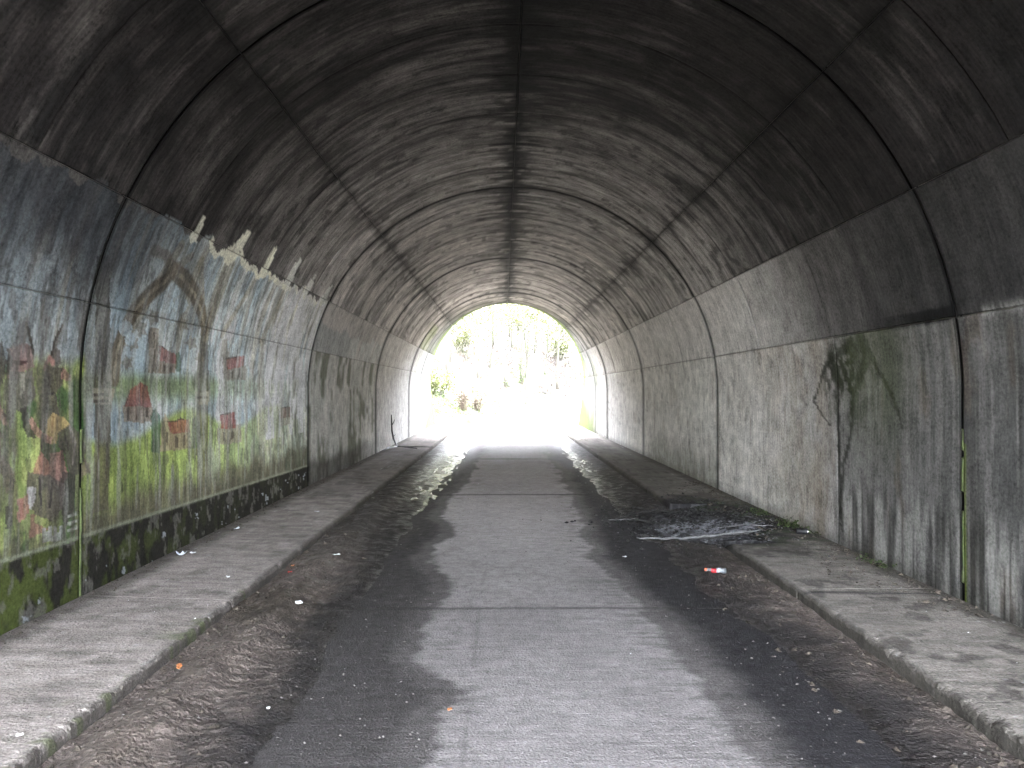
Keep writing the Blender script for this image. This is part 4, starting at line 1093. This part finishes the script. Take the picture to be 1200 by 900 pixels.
sticks('burnt_stick', [(1.28, 8.42, .05), (1.5, 8.35, .055), (1.72, 8.26, .075), (2.05, 8.27, .10), (2.4, 8.22, .148), (2.62, 8.36, .145)], [.010, .015, .017, .018, .014, .008], M['greystick'], 'long pale ash coated stick lying over the broken kerb in front of the burnt patch', 'stick')
sticks('charred_stick', [(1.7, 8.2, .06), (2.1, 8.16, .10), (2.45, 8.19, .145)], [.008, .010, .006], M['char'], 'short black charred stick lying right in front of the long pale stick', 'stick')
sticks('charred_stick', [(1.30, 9.5, .05), (1.45, 9.3, .10), (1.62, 9.05, .09)], [.008, .011, .006], M['char'], 'black charred stick poking up left of the pale ash', 'stick')
sticks('burnt_stick', [(1.15, 9.72, .03), (1.3, 9.7, .035), (1.5, 9.72, .05)], [.005, .007, .004], M['greystick'], 'thin pale stick lying on the black mud left of the burnt patch', 'stick')
sticks('burnt_stick', [(2.2, 8.55, .13), (2.5, 8.6, .16), (2.78, 8.5, .16)], [.006, .009, .005], M['greystick'], 'short pale stick lying on the ash over the pavement, farthest right', 'stick')
sticks('charred_stick', [(1.35, 9.9, .04), (1.7, 10.1, .08), (2.1, 9.95, .10)], [.008, .012, .006], M['char'], 'black charred stick at the back of the burnt patch', 'stick')

def rocks(name, label, mat, n, place, smin, smax, seed, flat=.6, kind='stuff'):
    r = random.Random(seed); V, F = [], []
    base = [(1, 0, 0), (0, 1, 0), (-1, 0, 0), (0, -1, 0), (0, 0, 1), (0, 0, -1)]; fs = [(0, 1, 4), (1, 2, 4), (2, 3, 4), (3, 0, 4), (1, 0, 5), (2, 1, 5), (3, 2, 5), (0, 3, 5)]
    for _ in range(n):
        x, y, z = place(r); s = smin + (smax - smin) * r.random() ** 2.5; a = r.uniform(0, 6.28); c, q = math.cos(a), math.sin(a); i = len(V); sx, sy, sz = s * r.uniform(.7, 1.4), s * r.uniform(.5, 1), s * flat * r.uniform(.6, 1.2)
        for b in base:
            u, v, w = b[0] * sx * r.uniform(.7, 1.2), b[1] * sy * r.uniform(.7, 1.2), b[2] * sz; u += r.uniform(-.3, .3) * s; v += r.uniform(-.3, .3) * s
            V.append((x + c * u - q * v, y + q * u + c * v, z + w))
        F += [(i + p, i + o, i + t) for p, o, t in fs]
    o = link(name, py_mesh(name, V, F), mat); tag(o, label, None, None, kind); return o
def mz(x, y):
    s = 1 if x > 0 else -1
    return float(mud_height(np.array([x]), np.array([y]), s)[0])
def roadz(x): return .012 * (1 - (x / KX) ** 2)
def floor_z(x, y):
    if abs(x) > KX: return kerbz(x) - ((.10 * max(0, 1 - abs(abs(x) - KX) / .75)) if (x > 0 and 7.9 < y < 10.5) else 0)
    return max(roadz(x), mz(x, y) if (x < -.85 or x > 1.15) else -1)
def at_floor(x0, x1, y0, y1):
    def f(r):
        x, y = r.uniform(x0, x1), y0 + (y1 - y0) * r.random() ** 1.6; return x, y, floor_z(x, y) + .001
    return f
M['paintflake'] = m_plain('paint_flake', (.50, .54, .60), .8, .2, 15, .1)
M['grit'] = m_plain('grit', (.16, .15, .14), .8, .5, 3, col2=(.06, .055, .05))
M['white'] = m_plain('white_scrap', (.72, .73, .75), .6, .1, 20, .1)
M['soil'] = m_plain('crumbly_soil', (.030, .023, .016), .9, .4, 20, .6, col2=(.055, .044, .034))
rocks('grit', 'fine grit scattered over the road and mud', M['grit'], 1500, at_floor(-2.0, 2.0, 3.0, 13), .003, .011, 21)
rocks('pale_chips', 'tiny pale chips scattered over the floor', M['white'], 60, at_floor(-3.0, 3.0, 3.0, 15), .003, .009, 22, .4)
rocks('mud_clods', 'loose clods of brown mud by the kerbs', M['soil'], 900, lambda r: (lambda s, y: (lambda x: (x, y, floor_z(x, y)))(s * (KX - .02 - .6 * r.random() ** 2)))(r.choice((-1, 1)), 3 + 9 * r.random() ** 1.5), .005, .03, 23)
rocks('wall_foot_soil', 'soil and moss crumbs gathered at the foot of the right wall', M['soil'], 1500, lambda r: (lambda y: (lambda x: (x, y, .12))(3.12 - .35 * r.random() ** 2 * (1 + .8 * math.sin(y * 1.7) ** 2)))(r.uniform(5.2, 13)), .005, .028, 24)
rocks('wall_foot_soil', 'thin line of soil crumbs at the foot of the left wall', M['soil'], 700, lambda r: (lambda y: (-3.12 + .14 * r.random() ** 2, y, .17))(r.uniform(4.4, 16)), .004, .018, 25)
rocks('ash_flakes', 'pale ash flakes over the burnt patch', M['ash'], 1300, lambda r: (lambda x, y: (x, y, floor_z(x, y) + .004 + .04 * math.exp(-((x - 2.1) / .6) ** 2 - ((y - 9.1) / .9) ** 2)))(min(2.95, r.gauss(2.15, .33)), r.gauss(8.85, .40)), .003, .024, 26, .3)
def ash_bed():
    xs = np.linspace(1.15, 3.0, 150); ys = np.linspace(7.9, 10.6, 150)
    def env(X, Y): return sst(1.1, .45, np.hypot((X - 2.1) / .85, (Y - 9.2) / 1.25) + .5 * (fbm(X * 3, Y * 2.5, 210) - .5))
    def fl(X, Y):
        k = .12 - .10 * np.clip(1 - (X - KX) / .75, 0, 1) * ((Y > 7.9) & (Y < 10.5))
        return np.where(X > KX, k, np.maximum(mud_height(X, Y, 1), roadz(X)))
    def zf(X, Y):
        return fl(X, Y) - .012 + .045 * env(X, Y) * (.5 + fbm(X * 6, Y * 6, 211)) + .022 * (fbm(X * 22, Y * 18, 212, 3) - .5) * env(X, Y)
    def cf(X, Y):
        n = fbm(X * 9, Y * 8, 213, 5); m = fbm(X * 30, Y * 26, 214, 3)
        c = np.zeros(X.shape + (3,)) + np.array([.020, .019, .020])
        q = sst(1.0, .35, np.hypot((X - 2.2) / .75, (Y - 8.85) / .8) + .9 * (fbm(X * 4, Y * 4, 215) - .5)) * sst(.40, .54, n)
        c = mixc(c, (.34, .345, .38), q * (.35 + .65 * sst(.38, .58, m)))
        c = mixc(c, (.09, .09, .095), sst(.56, .66, m) * .5)
        return np.concatenate([c, np.full(X.shape + (1,), .1)], -1)
    tag(link('ash', grid_mesh('ash', xs, ys, zf, cf), M['pave']), 'low flat bed of black and pale grey ash over the broken kerb', None, None, 'stuff')
ash_bed()
rocks('charcoal', 'black charcoal crumbs round the burnt patch', M['char'], 2200, lambda r: (lambda x, y: (x, y, floor_z(x, y) + .01 + .04 * math.exp(-((x - 2.1) / .6) ** 2 - ((y - 9.1) / .9) ** 2)))(min(3.0, r.gauss(1.95, .5)), r.gauss(9.7, .8)), 0.004, .032, 27, .5)
def moss_clump(x, y, n, label, seed, h=.05):
    r = random.Random(seed); V, F = [], []
    leaves(V, F, [Vector((r.gauss(0, .04), r.gauss(0, .11), r.uniform(0, h) * r.random())) for _ in range(40)], n, .018, .02, r)
    root = tag(empty('weed', (x, y, .125)), label, 'weed'); link('foliage', py_mesh('foliage', V, F), M['leaf2'], root)
    V, F = [], []; 
    for k in range(6): tube(V, F, [(r.gauss(0, .03), r.gauss(0, .05), 0), (r.gauss(0, .06), r.gauss(0, .08), h * r.uniform(.8, 1.5))], [.003, .001], 3)
    link('stems', py_mesh('stems', V, F), M['dry'], root)
moss_clump(3.0, 8.75, 190, 'dark green weed with a small upright tip at the foot of the right wall', 1, .10)
moss_clump(2.98, 9.6, 140, 'low flat weed left of the upright weed at the right wall', 2)
moss_clump(3.05, 8.4, 90, 'small weed close to the black can at the right wall', 3, .04)
moss_clump(3.06, 6.75, 80, 'tiny green weed at the wall foot in front of the pavement joint', 4, .04)

# crushed bottle with red label, black can
def lathe(V, F, prof_, seg=16, mod=None):
    b = len(V)
    for x, rr in prof_:
        for k in range(seg):
            a = 2 * PI * k / seg; y, z = rr * math.cos(a), rr * math.sin(a); p = (x, y, z)
            V.append(mod(p) if mod else p)
    for i in range(len(prof_) - 1):
        for k in range(seg): F.append((b + i * seg + k, b + i * seg + (k + 1) % seg, b + (i + 1) * seg + (k + 1) % seg, b + (i + 1) * seg + k))
    F.append(tuple(b + k for k in range(seg))[::-1]); F.append(tuple(b + (len(prof_) - 1) * seg + k for k in range(seg)))
def crush(p):
    x, y, z = p; k = 1 - .38 * math.exp(-((x - .09) / .05) ** 2); return (x, y * (1 + .10 * math.sin(x * 60)), z * k + .006 * math.sin(x * 70 + y * 60) - .004)
t = NT('clear_plastic'); t.base((.22, .24, .27)); t.rough(.3); t.b.inputs['Transmission Weight'].default_value = .55; t.b.inputs['IOR'].default_value = 1.3; M['plastic'] = t.m
M['grey_label'] = m_plain('grey_label', (.25, .27, .30), .6, .2, 30, .1)
M['label'] = m_plain('red_label', (.36, .02, .025), .5, .08, 10, .05)
M['cap'] = m_plain('orange_cap', (.65, .12, .05), .4, .08, 10, .05)
bt = tag(empty('plastic_bottle', (1.62, 6.86, .062), math.radians(-12)), 'crushed clear plastic bottle with red label lying in the mud on the right', 'bottle')
V, F = [], []; lathe(V, F, [(0, .012), (.012, .013), (.03, .014), (.05, .026), (.06, .030), (.075, .030), (.09, .027), (.105, .030), (.125, .029), (.15, .031), (.165, .030), (.172, .020)], 16, crush)
link('bottle_body', py_mesh('bottle_body', V, F, True), M['plastic'], bt)
V, F = [], []; lathe(V, F, [(.045, .0265), (.047, .0285), (.06, .0315), (.085, .0300), (.087, .027)], 16, crush); link('bottle_label', py_mesh('bottle_label', V, F, True), M['label'], bt)
V, F = [], []; lathe(V, F, [(-.012, .010), (-.011, .0145), (.006, .0145), (.007, .010)], 14); link('bottle_cap', py_mesh('bottle_cap', V, F, True), M['cap'], bt)
for i, x in enumerate((.1,)):
    V, F = [], []; lathe(V, F, [(.09, .0275), (.092, .0310), (.118, .0312), (.12, .0285)], 16, crush); link('bottle_label', py_mesh('bottle_label', V, F, True), M['grey_label'], bt)
cn = tag(empty('drink_can', (2.92, 8.22, .155), math.radians(-20)), 'black drink can with bare silver end lying at the foot of the right wall', 'can')
M['black'] = m_plain('black_paint', (.010, .010, .011), .6, .1, 10, .05, spec=.2); M['silver'] = m_plain('bare_metal', (.75, .76, .78), .25, .1, 10, .05, 1.0)
V, F = [], []; lathe(V, F, [(0, .026), (.008, .032), (.02, .033), (.05, .031), (.07, .033), (.105, .033), (.113, .029)], 18); link('can_body', py_mesh('can_body', V, F, True), M['black'], cn)
V, F = [], []; lathe(V, F, [(.112, .024), (.114, .0295), (.121, .0295), (.121, .026), (.117, .024)], 18); link('can_end', py_mesh('can_end', V, F, True), M['silver'], cn)

def scrap(name, x, y, w, l, mat, label, cat, seed, curl=.3, z=None):
    r = random.Random(seed); V, F = [], []; n = 9; zz = (floor_z(x, y) if z is None else z) + .006
    for lv in (0, .0025):
        V.append((0, 0, lv + .004))
        for k in range(n):
            a = 2 * PI * k / n; q = r.uniform(.65, 1.1) if lv == 0 else V[1 + k][0] / (math.cos(a) * w) if abs(math.cos(a)) > .3 else 1
            if lv == 0: V.append((math.cos(a) * w * q, math.sin(a) * l * q, curl * w * r.uniform(0, 1)))
            else: V.append((V[1 + k][0], V[1 + k][1], V[1 + k][2] + lv))
    m = n + 1
    for k in range(n):
        k2 = (k + 1) % n; F += [(0, 1 + k2, 1 + k), (m, m + 1 + k, m + 1 + k2), (1 + k, 1 + k2, m + 1 + k2, m + 1 + k)]
    o = link(name, py_mesh(name, V, F), mat); o.location = (x, y, zz); o.rotation_euler = (0, 0, r.uniform(0, 6))
    tag(o, label, cat); return o
M['orange'] = m_plain('dry_orange_leaf', (.45, .17, .06), .7, .25, 20, .2); M['red'] = m_plain('red_scrap', (.6, .03, .02), .5, .15, 20, .1)
scrap('paper_scrap', -1.72, 7.4, .035, .045, M['white'], 'white paper scrap in the mud, farthest of the scraps beside the left kerb', 'scrap', 1)
scrap('paper_scrap', -1.66, 5.82, .038, .03, M['white'], 'white curled scrap in the middle of the left mud strip', 'scrap', 2)
scrap('red_scrap', -1.98, 6.75, .020, .022, M['red'], 'small red scrap in the mud near the left kerb', 'scrap', 3)
scrap('orange_scrap', -2.02, 7.0, .025, .018, M['orange'], 'orange leaf bit just behind the small red scrap', 'leaf', 4)
scrap('orange_leaf', -1.96, 4.42, .035, .018, M['orange'], 'orange dry leaf in the mud against the left kerb near the viewer', 'leaf', 5)
scrap('paper_scrap', -1.33, 3.97, .016, .012, M['white'], 'small white scrap in the mud nearest the viewer', 'scrap', 6)
scrap('paper_scrap', -2.22, 3.40, .02, .012, M['white'], 'white scrap on the left pavement at the lower left corner', 'scrap', 7)
scrap('paper_scrap', -2.33, 6.25, .028, .014, M['white'], 'narrow white scrap on the left pavement midway', 'scrap', 8)
scrap('paper_scrap', -2.42, 9.6, .04, .03, M['white'], 'white scrap on the left pavement, farthest one', 'scrap', 9)
scrap('orange_leaf', -.42, 3.97, .018, .012, M['orange'], 'small tan leaf on the bare concrete of the road', 'leaf', 10)
scrap('paint_flake', -2.98, 6.95, .05, .035, M['paintflake'], 'pale blue paint flake standing at the foot of the left wall', 'paint flake', 11, .9)
scrap('paint_flake', -2.92, 7.05, .03, .03, M['white'], 'white flake lying right of the pale blue flake by the left wall', 'paint flake', 12, .6)
scrap('paint_flake', -2.95, 8.3, .035, .03, M['paintflake'], 'small pale flake by the left wall beyond the other two', 'paint flake', 13, .7)
scrap('paper_scrap', 1.02, 7.6, .03, .022, M['white'], 'grey white scrap on the dark edge of the road left of the bottle', 'scrap', 14)
